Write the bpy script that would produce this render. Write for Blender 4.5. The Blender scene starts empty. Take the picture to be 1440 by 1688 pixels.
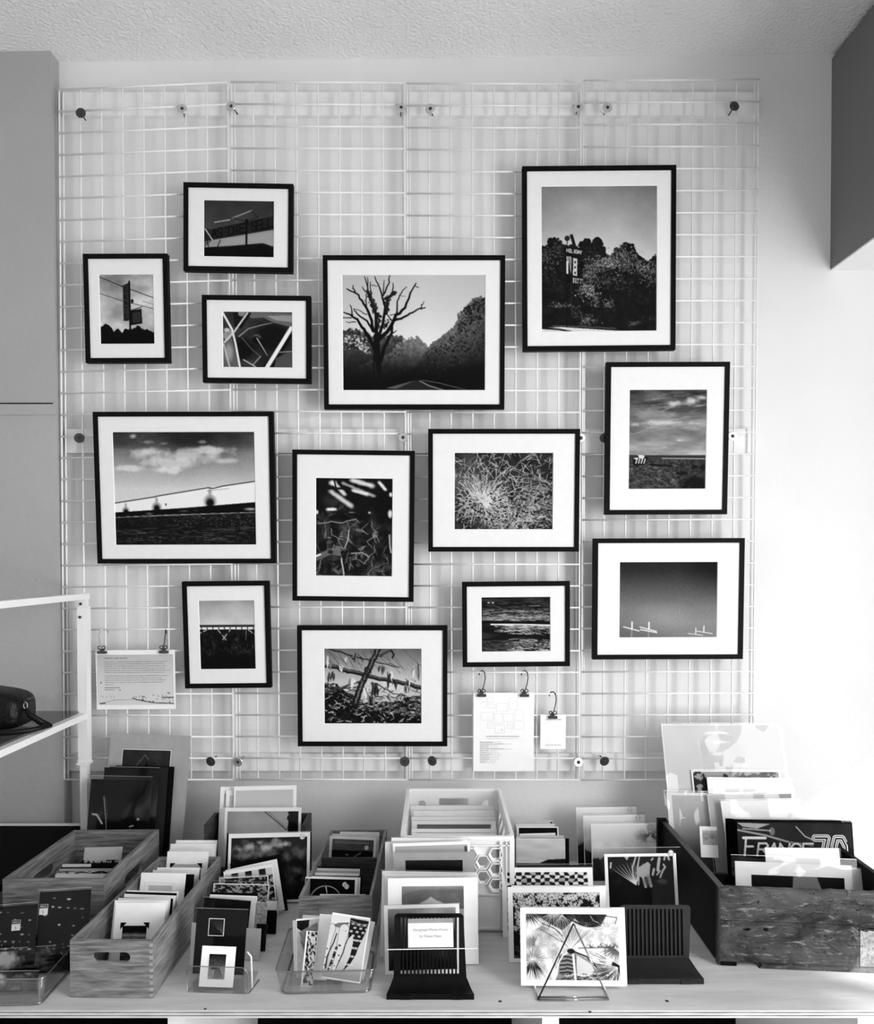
import bpy, bmesh, math, random
import numpy as np
from mathutils import Vector, Matrix

random.seed(7)
S = bpy.context.scene
COL = S.collection
R = math.radians

# ------------------------------------------------------------------ camera
F_PX, PITCH, AXIS_Y = 1250.0, R(0.87), 944.0      # focal length in pixels of a 1440x1688 frame
CAM = Vector((0.0, 0.0, 1.70))
cd = bpy.data.cameras.new('camera')
cam = bpy.data.objects.new('camera', cd); COL.objects.link(cam)
cam.location = CAM
cam.rotation_euler = (R(90) - PITCH, 0, 0)
cd.sensor_fit = 'VERTICAL'; cd.sensor_height = 36.0; cd.sensor_width = 36.0
cd.lens = F_PX / 1688 * 36.0
cd.shift_y = (AXIS_Y - 844.0) / 1688
cd.clip_start = 0.05
S.camera = cam

# ------------------------------------------------------------------ world, sun, window light, exposure
w = bpy.data.worlds.new('world'); S.world = w; w.use_nodes = True
w.node_tree.nodes['Background'].inputs[0].default_value = (0.9, 0.9, 0.9, 1)
w.node_tree.nodes['Background'].inputs[1].default_value = 0.64

sd = bpy.data.lights.new('sun', 'SUN'); sd.energy = 7.0; sd.angle = R(1.8)
sun = bpy.data.objects.new('sun', sd); COL.objects.link(sun)
sun.location = (5, 0, 5)
sun.rotation_euler = Vector((-0.75, 0.35, -0.55)).to_track_quat('-Z', 'Y').to_euler()

ad = bpy.data.lights.new('window_daylight', 'AREA'); ad.shape = 'RECTANGLE'
ad.size = 4.6; ad.size_y = 1.65; ad.energy = 214
al = bpy.data.objects.new('window_daylight', ad); COL.objects.link(al)
al.location = (2.42, -0.12, 1.78)
al.rotation_euler = Vector((-1, 0.02, -0.0)).to_track_quat('-Z', 'Z').to_euler()

S.view_settings.view_transform = 'Standard'
S.view_settings.look = 'None'
S.view_settings.gamma = 1.0
S.view_settings.use_curve_mapping = False
S.view_settings.exposure = 0.30

# ------------------------------------------------------------------ helpers: pixel -> place
CZ = 0.65                                          # height of the counter top
_FW = Vector((0, math.cos(PITCH), -math.sin(PITCH)))
_UP = Vector((0, math.sin(PITCH), math.cos(PITCH)))
def ray(px, py):
    return Vector((1, 0, 0)) * ((px - 720) / F_PX) - _UP * ((py - AXIS_Y) / F_PX) + _FW
def at(px, py, Y):
    d = ray(px, py); return CAM + d * (Y / d.y)
def onz(px, py, z):
    d = ray(px, py); return CAM + d * ((z - CAM.z) / d.z)

# ------------------------------------------------------------------ helpers: materials
def _nt(name):
    m = bpy.data.materials.new(name); m.use_nodes = True
    nt = m.node_tree; return m, nt, nt.nodes['Principled BSDF']
def g(v): return (v, v, v, 1)
def paint(name, val, rough=0.6, var=0.0, scale=6.0, bump=0.0, bscale=80.0, spec=0.5, metal=0.0):
    m, nt, b = _nt(name)
    b.inputs['Base Color'].default_value = g(val); b.inputs['Roughness'].default_value = rough
    b.inputs['Specular IOR Level'].default_value = spec; b.inputs['Metallic'].default_value = metal
    tc = nt.nodes.new('ShaderNodeTexCoord')
    n = nt.nodes.new('ShaderNodeTexNoise'); n.inputs['Scale'].default_value = scale; n.inputs['Detail'].default_value = 5
    nt.links.new(tc.outputs['Object'], n.inputs['Vector'])
    r = nt.nodes.new('ShaderNodeMapRange'); r.inputs[1].default_value = 0.3; r.inputs[2].default_value = 0.7
    r.inputs[3].default_value = val * (1 - var); r.inputs[4].default_value = val * (1 + var)
    nt.links.new(n.outputs[0], r.inputs[0]); nt.links.new(r.outputs[0], b.inputs['Base Color'])
    if bump:
        n2 = nt.nodes.new('ShaderNodeTexNoise'); n2.inputs['Scale'].default_value = bscale; n2.inputs['Detail'].default_value = 4
        nt.links.new(tc.outputs['Object'], n2.inputs['Vector'])
        bp = nt.nodes.new('ShaderNodeBump'); bp.inputs['Strength'].default_value = bump; bp.inputs['Distance'].default_value = 0.01
        nt.links.new(n2.outputs[0], bp.inputs['Height']); nt.links.new(bp.outputs[0], b.inputs['Normal'])
    return m
def wood(name, lo, hi, stretch=(1.2, 14, 14), scale=9, rough=0.55, bump=0.15, blotch=0.0, spec=0.3):
    m, nt, b = _nt(name); b.inputs['Specular IOR Level'].default_value = spec
    tc = nt.nodes.new('ShaderNodeTexCoord'); mp = nt.nodes.new('ShaderNodeMapping')
    mp.inputs['Scale'].default_value = stretch
    nt.links.new(tc.outputs['Object'], mp.inputs[0])
    n = nt.nodes.new('ShaderNodeTexNoise'); n.inputs['Scale'].default_value = scale; n.inputs['Detail'].default_value = 8
    n.inputs['Roughness'].default_value = 0.65; n.inputs['Distortion'].default_value = 0.35
    nt.links.new(mp.outputs[0], n.inputs['Vector'])
    r = nt.nodes.new('ShaderNodeValToRGB')
    r.color_ramp.elements[0].position = 0.34; r.color_ramp.elements[0].color = g(lo)
    r.color_ramp.elements[1].position = 0.66; r.color_ramp.elements[1].color = g(hi)
    nt.links.new(n.outputs[0], r.inputs[0])
    out = r.outputs[0]
    if blotch:
        n3 = nt.nodes.new('ShaderNodeTexNoise'); n3.inputs['Scale'].default_value = 11; n3.inputs['Detail'].default_value = 12
        n3.inputs['Roughness'].default_value = 0.85
        nt.links.new(tc.outputs['Object'], n3.inputs['Vector'])
        r3 = nt.nodes.new('ShaderNodeValToRGB')
        r3.color_ramp.elements[0].position = 0.50; r3.color_ramp.elements[0].color = g(0.0)
        r3.color_ramp.elements[1].position = 0.64; r3.color_ramp.elements[1].color = g(1.0)
        nt.links.new(n3.outputs[0], r3.inputs[0])
        mx = nt.nodes.new('ShaderNodeMix'); mx.data_type = 'RGBA'
        mx.inputs[7].default_value = g(blotch)
        nt.links.new(r3.outputs[0], mx.inputs[0]); nt.links.new(out, mx.inputs[6])
        out = mx.outputs[2]
    nt.links.new(out, b.inputs['Base Color'])
    b.inputs['Roughness'].default_value = rough
    bp = nt.nodes.new('ShaderNodeBump'); bp.inputs['Strength'].default_value = bump; bp.inputs['Distance'].default_value = 0.004
    nt.links.new(n.outputs[0], bp.inputs['Height']); nt.links.new(bp.outputs[0], b.inputs['Normal'])
    return m
def weathered(name):
    """old painted crate board: dark grime, pale scuffs along the grain, fine cracks"""
    m, nt, b = _nt(name); tc = nt.nodes.new('ShaderNodeTexCoord')
    def noise(st, sc, det, rg, lo, hi):
        mp = nt.nodes.new('ShaderNodeMapping'); mp.inputs['Scale'].default_value = st; nt.links.new(tc.outputs['Object'], mp.inputs[0])
        n = nt.nodes.new('ShaderNodeTexNoise'); n.inputs['Scale'].default_value = sc; n.inputs['Detail'].default_value = det; n.inputs['Roughness'].default_value = rg; n.inputs['Distortion'].default_value = .6
        nt.links.new(mp.outputs[0], n.inputs['Vector'])
        r = nt.nodes.new('ShaderNodeMapRange'); r.inputs[1].default_value = lo; r.inputs[2].default_value = hi; nt.links.new(n.outputs[0], r.inputs[0]); return r.outputs[0]
    def mix(fac, A, B):
        x = nt.nodes.new('ShaderNodeMix'); x.data_type = 'RGBA'
        nt.links.new(fac, x.inputs[0])
        for sk, v in ((6, A), (7, B)):
            if isinstance(v, float): x.inputs[sk].default_value = g(v)
            else: nt.links.new(v, x.inputs[sk])
        return x.outputs[2]
    base = mix(noise((1, 1, 2), 7, 10, .7, .38, .62), .010, .085)
    base = mix(noise((1.5, 1, 6), 14, 10, .8, .55, .68), base, .36)
    base = mix(noise((1, 1, 1.5), 4.5, 8, .75, .58, .68), base, .22)
    base = mix(noise((1.2, 1, 22), 9, 6, .7, .60, .68), base, .006)
    base = mix(noise((7, 1, 9), 12, 4, .6, .62, .66), base, .008)
    nt.links.new(base, b.inputs['Base Color']); b.inputs['Roughness'].default_value = .75; b.inputs['Specular IOR Level'].default_value = .25
    bp = nt.nodes.new('ShaderNodeBump'); bp.inputs['Strength'].default_value = .5; bp.inputs['Distance'].default_value = .004
    nt.links.new(noise((1.5, 1, 14), 16, 8, .7, .3, .7), bp.inputs['Height']); nt.links.new(bp.outputs[0], b.inputs['Normal'])
    return m
def clear(name, gloss=0.10, rough=0.08, tint=1.0, bump=0.0, bscale=14.0):
    m = bpy.data.materials.new(name); m.use_nodes = True; nt = m.node_tree; nt.nodes.clear()
    o = nt.nodes.new('ShaderNodeOutputMaterial'); t = nt.nodes.new('ShaderNodeBsdfTransparent')
    t.inputs[0].default_value = g(tint)
    gl = nt.nodes.new('ShaderNodeBsdfGlossy'); gl.inputs['Roughness'].default_value = rough
    gl.inputs[0].default_value = g(0.95)
    fr = nt.nodes.new('ShaderNodeLayerWeight'); fr.inputs[0].default_value = 0.25
    mm = nt.nodes.new('ShaderNodeMath'); mm.operation = 'MULTIPLY_ADD'
    mm.inputs[1].default_value = 0.3; mm.inputs[2].default_value = gloss
    nt.links.new(fr.outputs['Fresnel'], mm.inputs[0])
    mx = nt.nodes.new('ShaderNodeMixShader')
    nt.links.new(mm.outputs[0], mx.inputs[0]); nt.links.new(t.outputs[0], mx.inputs[1]); nt.links.new(gl.outputs[0], mx.inputs[2])
    if bump:
        tc = nt.nodes.new('ShaderNodeTexCoord')
        n = nt.nodes.new('ShaderNodeTexNoise'); n.inputs['Scale'].default_value = bscale; n.inputs['Detail'].default_value = 2.5
        n.inputs['Distortion'].default_value = 1.2
        nt.links.new(tc.outputs['Object'], n.inputs['Vector'])
        bp = nt.nodes.new('ShaderNodeBump'); bp.inputs['Strength'].default_value = bump; bp.inputs['Distance'].default_value = 0.02
        nt.links.new(n.outputs[0], bp.inputs['Height']); nt.links.new(bp.outputs[0], gl.inputs['Normal'])
    nt.links.new(mx.outputs[0], o.inputs[0])
    return m
def print_mat():
    m, nt, b = _nt('photographic_print')
    a = nt.nodes.new('ShaderNodeVertexColor'); a.layer_name = 'ink'
    nt.links.new(a.outputs[0], b.inputs['Base Color'])
    b.inputs['Roughness'].default_value = 0.6; b.inputs['Specular IOR Level'].default_value = 0.08
    return m
def ceiling_mat():
    m = paint('ceiling_paint', 0.84, 0.8, 0.05, 2.0, 0.8, 85)
    nt = m.node_tree; b = nt.nodes['Principled BSDF']
    src = b.inputs['Base Color'].links[0].from_socket
    tc = nt.nodes.new('ShaderNodeTexCoord')
    n = nt.nodes.new('ShaderNodeTexNoise'); n.inputs['Scale'].default_value = 26; n.inputs['Detail'].default_value = 3
    nt.links.new(tc.outputs['Object'], n.inputs['Vector'])
    n2 = nt.nodes.new('ShaderNodeTexNoise'); n2.inputs['Scale'].default_value = 1.6; n2.inputs['Detail'].default_value = 2
    nt.links.new(tc.outputs['Object'], n2.inputs['Vector'])
    mu = nt.nodes.new('ShaderNodeMath'); mu.operation = 'MULTIPLY'
    nt.links.new(n.outputs[0], mu.inputs[0]); nt.links.new(n2.outputs[0], mu.inputs[1])
    rp = nt.nodes.new('ShaderNodeMapRange'); rp.inputs[1].default_value = 0.40; rp.inputs[2].default_value = 0.50
    rp.inputs[3].default_value = 0; rp.inputs[4].default_value = 0.55
    nt.links.new(mu.outputs[0], rp.inputs[0])
    mx = nt.nodes.new('ShaderNodeMix'); mx.data_type = 'RGBA'; mx.inputs[7].default_value = g(0.38)
    nt.links.new(rp.outputs[0], mx.inputs[0]); nt.links.new(src, mx.inputs[6])
    nt.links.new(mx.outputs[2], b.inputs['Base Color'])
    return m

M = dict(
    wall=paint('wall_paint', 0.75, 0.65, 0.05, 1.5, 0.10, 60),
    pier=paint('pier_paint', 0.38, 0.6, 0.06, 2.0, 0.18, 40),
    soffit=paint('soffit_shade_tone', 0.16, 0.7, 0.04, 2.0, 0.08, 60),  # shade on the soffit's side is put into this dark colour
    ceil=ceiling_mat(),
    floor=paint('floor_screed', 0.25, 0.5, 0.1),
    batten=paint('batten_paint', 0.82, 0.5, 0.04, 8),
    wire=paint('white_wire_enamel', 0.86, 0.3, 0.02),
    washer=paint('zinc_washer', 0.55, 0.35, 0.1, 90, metal=0.6),
    washerd=paint('dark_washer', 0.035, 0.35, 0.2, 90),
    washerl=paint('pale_washer', 0.85, 0.35, 0.05, 90),
    screw=paint('screw_steel', 0.03, 0.35, 0.2, 200, metal=0.3),
    frame=paint('black_frame_lacquer', 0.004, 0.5, 0.2, 30, spec=0.06),
    matb=paint('mat_board', 0.80, 0.85, 0.015, 40, 0.03, 500, spec=0.1),
    matbevel=paint('mat_bevel', 0.93, 0.8, 0.01),
    back=paint('backing_board', 0.02, 0.8, 0.1, spec=0.05),
    paper=paint('white_paper', 0.90, 0.7, 0.02, 30, spec=0.2),
    cream=paint('cream_board', 0.72, 0.7, 0.03, 30, spec=0.2),
    grey=paint('grey_board', 0.36, 0.7, 0.06, 30, spec=0.2),
    dark=paint('black_board', 0.004, 0.7, 0.2, 30, spec=0.04),
    ink=paint('printing_ink', 0.02, 0.7, 0.1),
    inkg=paint('grey_printing_ink', 0.42, 0.7, 0.05),
    pr=print_mat(),
    pine=wood('pine_board', 0.085, 0.30),
    pinedk=wood('dark_pine_board', 0.02, 0.07, spec=0.15),
    pinept=wood('pine_end_grain', 0.26, 0.46, (6, 6, 14)),
    crate=weathered('weathered_crate_board'),
    cratelt=wood('scuffed_label_paper', 0.18, 0.50, (12, 12, 12), 8, 0.8, 0.2, 0.10),
    cratedk=wood('blackened_crate_board', 0.002, 0.007, (2, 10, 10), 8, 0.45, 0.3, spec=0.06),
    ply=wood('plywood_face', 0.50, 0.64, (1.0, 9, 9), 4, 0.5, 0.06),
    plyl=wood('ply_pale_layer', 0.55, 0.75, (1.5, 12, 12), 8, 0.7),
    plyd=wood('ply_dark_layer', 0.15, 0.30, (1.5, 12, 12), 8, 0.7),
    rack=paint('white_rack_enamel', 0.84, 0.35, 0.02),
    cratew=paint('white_crate_plastic', 0.84, 0.4, 0.02),
    blackp=paint('black_plastic', 0.004, 0.35, 0.2, 60, spec=0.12),
    greyp=paint('charcoal_plastic', 0.020, 0.40, 0.2, 60, spec=0.2),
    leather=paint('black_leather', 0.004, 0.40, 0.3, 60, 0.3, 90, spec=0.2),
    steel=paint('bright_steel', 0.6, 0.22, 0.1, 60, metal=0.9),
    steeld=paint('dark_steel', 0.06, 0.3, 0.2, 60, metal=0.7),
    strap=paint('dark_metal_strap', 0.03, 0.35, 0.3, 60, metal=0.5),
    sleeve=clear('clear_sleeve_film', 0.008, 0.06, 0.985),
    shiny=clear('shiny_sleeve_film', 0.020, 0.06, 0.98),
    filmedge=clear('film_fold', 0.40, 0.35, 0.85),
    acrylic=clear('clear_acrylic', 0.03, 0.04, 0.95),
    acredge=clear('acrylic_edge', 0.30, 0.2, 0.35),
    glass=clear('shelf_glass', 0.14, 0.02, 0.55),
    shelf=paint('dark_shelf', 0.004, 0.6, 0.2, 20, spec=0.03),
)

# ------------------------------------------------------------------ helpers: objects
def tag(o, label=None, cat=None, group=None, kind=None):
    if label: o['label'] = label
    if cat: o['category'] = cat
    if group: o['group'] = group
    if kind: o['kind'] = kind
    return o
def link(name, me, mat=None, parent=None, Mx=None):
    o = bpy.data.objects.new(name, me); COL.objects.link(o)
    if mat and me is not None and not me.materials: me.materials.append(mat)
    if parent is not None: o.parent = parent
    if Mx is not None: o.matrix_local = Mx
    return o
def empty(name, Mx, label, cat, group=None):
    o = bpy.data.objects.new(name, None); COL.objects.link(o)
    o.empty_display_size = 0.02
    o.matrix_world = Mx if isinstance(Mx, Matrix) else Matrix.Translation(Mx)
    return tag(o, label, cat, group)
class MB:
    def __init__(s): s.v = []; s.f = []
    def add(s, v, f):
        n = len(s.v); s.v += [tuple(p) for p in v]; s.f += [tuple(i + n for i in q) for q in f]; return s
    def box(s, x0, x1, y0, y1, z0, z1):
        return s.add([(x0,y0,z0),(x1,y0,z0),(x1,y1,z0),(x0,y1,z0),(x0,y0,z1),(x1,y0,z1),(x1,y1,z1),(x0,y1,z1)],
                     [(0,3,2,1),(4,5,6,7),(0,1,5,4),(1,2,6,5),(2,3,7,6),(3,0,4,7)])
    def hexa(s, p):      # 8 corners, bottom four then top four
        return s.add(p, [(0,3,2,1),(4,5,6,7),(0,1,5,4),(1,2,6,5),(2,3,7,6),(3,0,4,7)])
    def tube(s, pts, r, n=8, closed=False):
        P = [Vector(p) for p in pts]; k = len(P); V = []; up = None
        for i, p in enumerate(P):
            a = P[(i - 1) % k] if (i or closed) else P[i]; b = P[(i + 1) % k] if (i < k - 1 or closed) else P[i]
            t = (b - a).normalized()
            if up is None:
                up = Vector((0, 0, 1)) if abs(t.z) < 0.9 else Vector((1, 0, 0))
            x = t.cross(up).normalized(); up = x.cross(t).normalized()
            rr = r[i] if isinstance(r, (list, tuple)) else r
            V += [p + (x * math.cos(2*math.pi*j/n) + up * math.sin(2*math.pi*j/n)) * rr for j in range(n)]
        Fc = []
        for i in range(k if closed else k - 1):
            for j in range(n):
                a = i*n + j; b = i*n + (j+1) % n; c = ((i+1) % k)*n + (j+1) % n; d = ((i+1) % k)*n + j
                Fc.append((a, b, c, d))
        if not closed:
            Fc.append(tuple(range(n))[::-1]); Fc.append(tuple((k-1)*n + j for j in range(n)))
        return s.add(V, Fc)
    def lathe(s, prof, n=20, axis='y'):   # prof: (radius, along)
        V = []; Fc = []
        for (r, h) in prof:
            for j in range(n):
                a = 2*math.pi*j/n
                V.append((r*math.cos(a), h, r*math.sin(a)) if axis == 'y' else (r*math.cos(a), r*math.sin(a), h))
        for i in range(len(prof) - 1):
            for j in range(n):
                Fc.append((i*n+j, i*n+(j+1) % n, (i+1)*n+(j+1) % n, (i+1)*n+j))
        return s.add(V, Fc)
    def mesh(s, name, smooth=False):
        me = bpy.data.meshes.new(name); me.from_pydata(s.v, [], s.f); me.update()
        bm = bmesh.new(); bm.from_mesh(me); bmesh.ops.recalc_face_normals(bm, faces=bm.faces); bm.to_mesh(me); bm.free()
        if smooth: me.polygons.foreach_set('use_smooth', [True] * len(me.polygons))
        return me
    def build(s, name, mat, parent=None, Mx=None, smooth=False):
        return link(name, s.mesh(name, smooth), mat, parent, Mx)
def sheet(name, outer, holes, t, mat, parent=None, Mx=None, bev=0):
    """a board cut from a flat outline in the xz plane with holes, t thick towards +y"""
    bm = bmesh.new(); E = []
    for loop in [outer] + list(holes):
        vs = [bm.verts.new((p[0], 0, p[1])) for p in loop]
        E += [bm.edges.new((vs[i], vs[(i + 1) % len(vs)])) for i in range(len(vs))]
    bmesh.ops.triangle_fill(bm, use_beauty=True, use_dissolve=False, edges=E)
    r = bmesh.ops.extrude_face_region(bm, geom=list(bm.faces))
    bmesh.ops.translate(bm, vec=(0, t, 0), verts=[e for e in r['geom'] if isinstance(e, bmesh.types.BMVert)])
    bmesh.ops.recalc_face_normals(bm, faces=bm.faces)
    me = bpy.data.meshes.new(name); bm.to_mesh(me); bm.free()
    return link(name, me, mat, parent, Mx)
def stadium(cx, cz, L, H, n=8):
    r = H / 2; a = L / 2 - r; P = []
    for k in range(n + 1): t = -math.pi/2 + math.pi*k/n; P.append((cx + a + r*math.cos(t), cz + r*math.sin(t)))
    for k in range(n + 1): t = math.pi/2 + math.pi*k/n; P.append((cx - a + r*math.cos(t), cz + r*math.sin(t)))
    return P
def hexagon(cx, cz, r, rot=0):
    return [(cx + r*math.cos(rot + k*math.pi/3), cz + r*math.sin(rot + k*math.pi/3)) for k in range(6)]
def basis(o, u, n, v):
    m = Matrix.Identity(4)
    for i in range(3): m[i][0] = u[i]; m[i][1] = n[i]; m[i][2] = v[i]; m[i][3] = o[i]
    return m
_unit = {}
def rod(name, a, b, r, mat, parent=None, n=8):
    """a straight round bar between two points, in the parent's space; alike bars share a mesh"""
    k = (round(r, 5), mat.name, n)
    if k not in _unit:
        me = MB().tube([(0,0,0),(0,0,1)], r, n).mesh('bar', True); me.materials.append(mat); _unit[k] = me
    a = Vector(a); b = Vector(b); d = b - a
    q = d.to_track_quat('Z', 'Y').to_matrix().to_4x4()
    return link(name, _unit[k], None, parent, Matrix.Translation(a) @ q @ Matrix.Diagonal((1, 1, d.length, 1)))
def lettering(txt, size, mat, parent, x, z, y=-0.0006, align='LEFT', width=None, name='lettering'):
    """flat writing on the front of a card, in the card's own frame; z is the baseline"""
    c = bpy.data.curves.new('t', 'FONT'); c.body = txt; c.size = size; c.align_x = align; c.resolution_u = 2
    t = bpy.data.objects.new('t', c); COL.objects.link(t)
    me = bpy.data.meshes.new_from_object(t); bpy.data.objects.remove(t); bpy.data.curves.remove(c)
    s = 1.0
    if width and len(me.vertices):
        xs = [v.co.x for v in me.vertices]; s = width / max(1e-6, max(xs) - min(xs))
    Mx = Matrix.Translation((x, y, z)) @ Matrix.Rotation(math.pi/2, 4, 'X') @ Matrix.Diagonal((s, 1, 1, 1))
    return link(name, me, mat, parent, Mx)
# ------------------------------------------------------------------ drawing of the flat prints (ink values per point)
class Cv:
    """a small drawing surface; coordinates u right, v down, both 0..1; q(...) maps from a rectangle of other units"""
    def __init__(s, w, h, base=0.5, seed=1, rect=(0, 0, 1, 1)):
        s.w, s.h = int(max(8, w)), int(max(8, h)); s.a = np.full((s.h, s.w), float(base))
        s.U, s.V = np.meshgrid((np.arange(s.w) + .5) / s.w, (np.arange(s.h) + .5) / s.h)
        s.rs = np.random.RandomState(seed); s.rect = rect; s.asp = s.h / s.w
    def n1(s, p): x0, y0, x1, y1 = s.rect; return ((p[0]-x0)/(x1-x0), (p[1]-y0)/(y1-y0))
    def L(s, d): return d / (s.rect[2] - s.rect[0])
    def noise(s, sx, sy=None, octv=3, gain=0.55):
        sy = sy or sx * s.asp; out = np.zeros_like(s.a); amp = 1.0; tot = 0
        for o in range(octv):
            gx, gy = max(2, int(sx * 2**o)), max(2, int(sy * 2**o))
            if gx > s.w * 1.5 and o: break
            gr = s.rs.rand(gy + 2, gx + 2)
            x = s.U * gx; y = s.V * gy; xi = x.astype(int); yi = y.astype(int); fx = x - xi; fy = y - yi
            fx = fx*fx*(3-2*fx); fy = fy*fy*(3-2*fy)
            out += amp * ((gr[yi, xi]*(1-fx)+gr[yi, xi+1]*fx)*(1-fy)+(gr[yi+1, xi]*(1-fx)+gr[yi+1, xi+1]*fx)*fy)
            tot += amp; amp *= gain
        return out / tot
    def ramp(s, stops, vals, axis='v'):
        s.a[:] = np.interp(s.V if axis == 'v' else s.U, stops, vals); return s
    def mix(s, m, val): s.a[:] = s.a * (1 - m) + val * m; return s
    def grain(s, amt): s.a += (s.rs.rand(s.h, s.w) - .5) * amt; return s
    def poly(s, pts, val, al=1.0, raw=False):
        P = [p if raw else s.n1(p) for p in pts]; m = np.zeros(s.a.shape, bool)
        for i in range(len(P)):
            (x1, y1), (x2, y2) = P[i], P[i-1]
            if y1 == y2: continue
            c = ((y1 > s.V) != (y2 > s.V)) & (s.U < (x2-x1)*(s.V-y1)/(y2-y1)+x1); m ^= c
        s.mix(m * al, val); return m
    def line(s, pts, wd, val, al=1.0, w2=None):
        P = [s.n1(p) for p in pts]; wd = s.L(wd); w2 = wd if w2 is None else s.L(w2); k = len(P) - 1
        for i in range(k):
            (x1, y1), (x2, y2) = P[i], P[i+1]
            wa = wd + (w2-wd)*i/k; wb = wd + (w2-wd)*(i+1)/k; wm = max(wa, wb) + 1.5/s.w
            i0 = max(0, int((min(x1, x2)-wm)*s.w)); i1 = min(s.w, int((max(x1, x2)+wm)*s.w)+1)
            j0 = max(0, int((min(y1, y2)-wm/s.asp)*s.h)); j1 = min(s.h, int((max(y1, y2)+wm/s.asp)*s.h)+1)
            if i1 <= i0 or j1 <= j0: continue
            X = s.U[j0:j1, i0:i1]-x1; Y = (s.V[j0:j1, i0:i1]-y1)*s.asp; dx = x2-x1; dy = (y2-y1)*s.asp
            t = np.clip((X*dx+Y*dy)/(dx*dx+dy*dy+1e-12), 0, 1); d = np.hypot(X-t*dx, Y-t*dy)
            m = np.clip(((wa+(wb-wa)*t)*.5-d)*s.w+.5, 0, 1)*al
            if wa < 1.0/s.w: m *= max(.35, wa*s.w)
            s.a[j0:j1, i0:i1] = s.a[j0:j1, i0:i1]*(1-m)+val*m
        return s
    def ell(s, c, rx, ry, val, al=1.0, soft=0.0, rough=0.0):
        cx, cy = s.n1(c); rx = s.L(rx); ry = s.L(ry)/s.asp
        d = np.hypot((s.U-cx)/rx, (s.V-cy)/ry)
        if rough: d = d + (s.noise(14, None, 3)-.5)*rough
        m = np.clip((1-d)/max(soft, 1.2/(s.w*min(rx, ry*s.asp))), 0, 1)*al
        return s.mix(m, val)
    def dot(s, p, rx, ry, val, al=1.0, rot=0.0):
        cx, cy = s.n1(p); rx = max(s.L(rx), .6/s.w); ry = max(s.L(ry), .6/s.w); m = max(rx, ry)+1.5/s.w
        i0, i1 = max(0, int((cx-m)*s.w)), min(s.w, int((cx+m)*s.w)+2); j0, j1 = max(0, int((cy-m/s.asp)*s.h)), min(s.h, int((cy+m/s.asp)*s.h)+2)
        if i1 <= i0 or j1 <= j0: return s
        X = s.U[j0:j1, i0:i1]-cx; Y = (s.V[j0:j1, i0:i1]-cy)*s.asp; ca, sa = math.cos(rot), math.sin(rot)
        d = np.hypot((X*ca+Y*sa)/rx, (Y*ca-X*sa)/ry); k = np.clip((1-d)*min(rx, ry)*s.w+.3, 0, 1)*al
        s.a[j0:j1, i0:i1] = s.a[j0:j1, i0:i1]*(1-k)+val*k; return s
    def wig(s, pts, amp=6, n=4):
        out = []
        for i in range(len(pts)-1):
            for k in range(n):
                t = k/n; j = amp if (i or k) else 0
                out.append((pts[i][0]*(1-t)+pts[i+1][0]*t+s.rs.randn()*j*.5, pts[i][1]*(1-t)+pts[i+1][1]*t+s.rs.randn()*j*.5))
        return out+[pts[-1]]
    def crown(s, pts, n, r, up, down, vals, al=.95, flat=.8):
        """leaf clusters scattered about a skyline"""
        P = sorted(pts); xs = [p[0] for p in P]; ys = [p[1] for p in P]
        for k in range(n):
            x = xs[0]+s.rs.rand()*(xs[-1]-xs[0]); y = np.interp(x, xs, ys)+s.rs.rand()*(up+down)-up
            rr = r*(.4+s.rs.rand()); s.dot((x, y), rr, rr*flat, vals[0]+(vals[1]-vals[0])*s.rs.rand()**2, al, s.rs.rand()*3)
        return s
    def half(s):
        h, w_ = s.h//2*2, s.w//2*2; b = s.a[:h, :w_]; s.a = (b[0::2, 0::2]+b[1::2, 0::2]+b[0::2, 1::2]+b[1::2, 1::2])/4; s.h, s.w = s.a.shape; return s
    def land(s, pts, rough=0.03, sc=18, octv=4):
        """mask of everything below a ragged skyline"""
        P = sorted(s.n1(p) for p in pts)
        return s.V > np.interp(s.U, [p[0] for p in P], [p[1] for p in P]) + (s.noise(sc, None, octv)-.5)*rough*2
    def text(s, t, x, y, hgt, wd, val, adv=0.75, slope=0.0, al=1.0):
        for ch in t:
            for seg in FONT.get(ch, []):
                s.line([(x+px*hgt*.6, y-py*hgt+slope*px*hgt*.6) for px, py in seg], wd, val, al)
            x += hgt*adv; y += slope*hgt*adv
        return s
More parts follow.
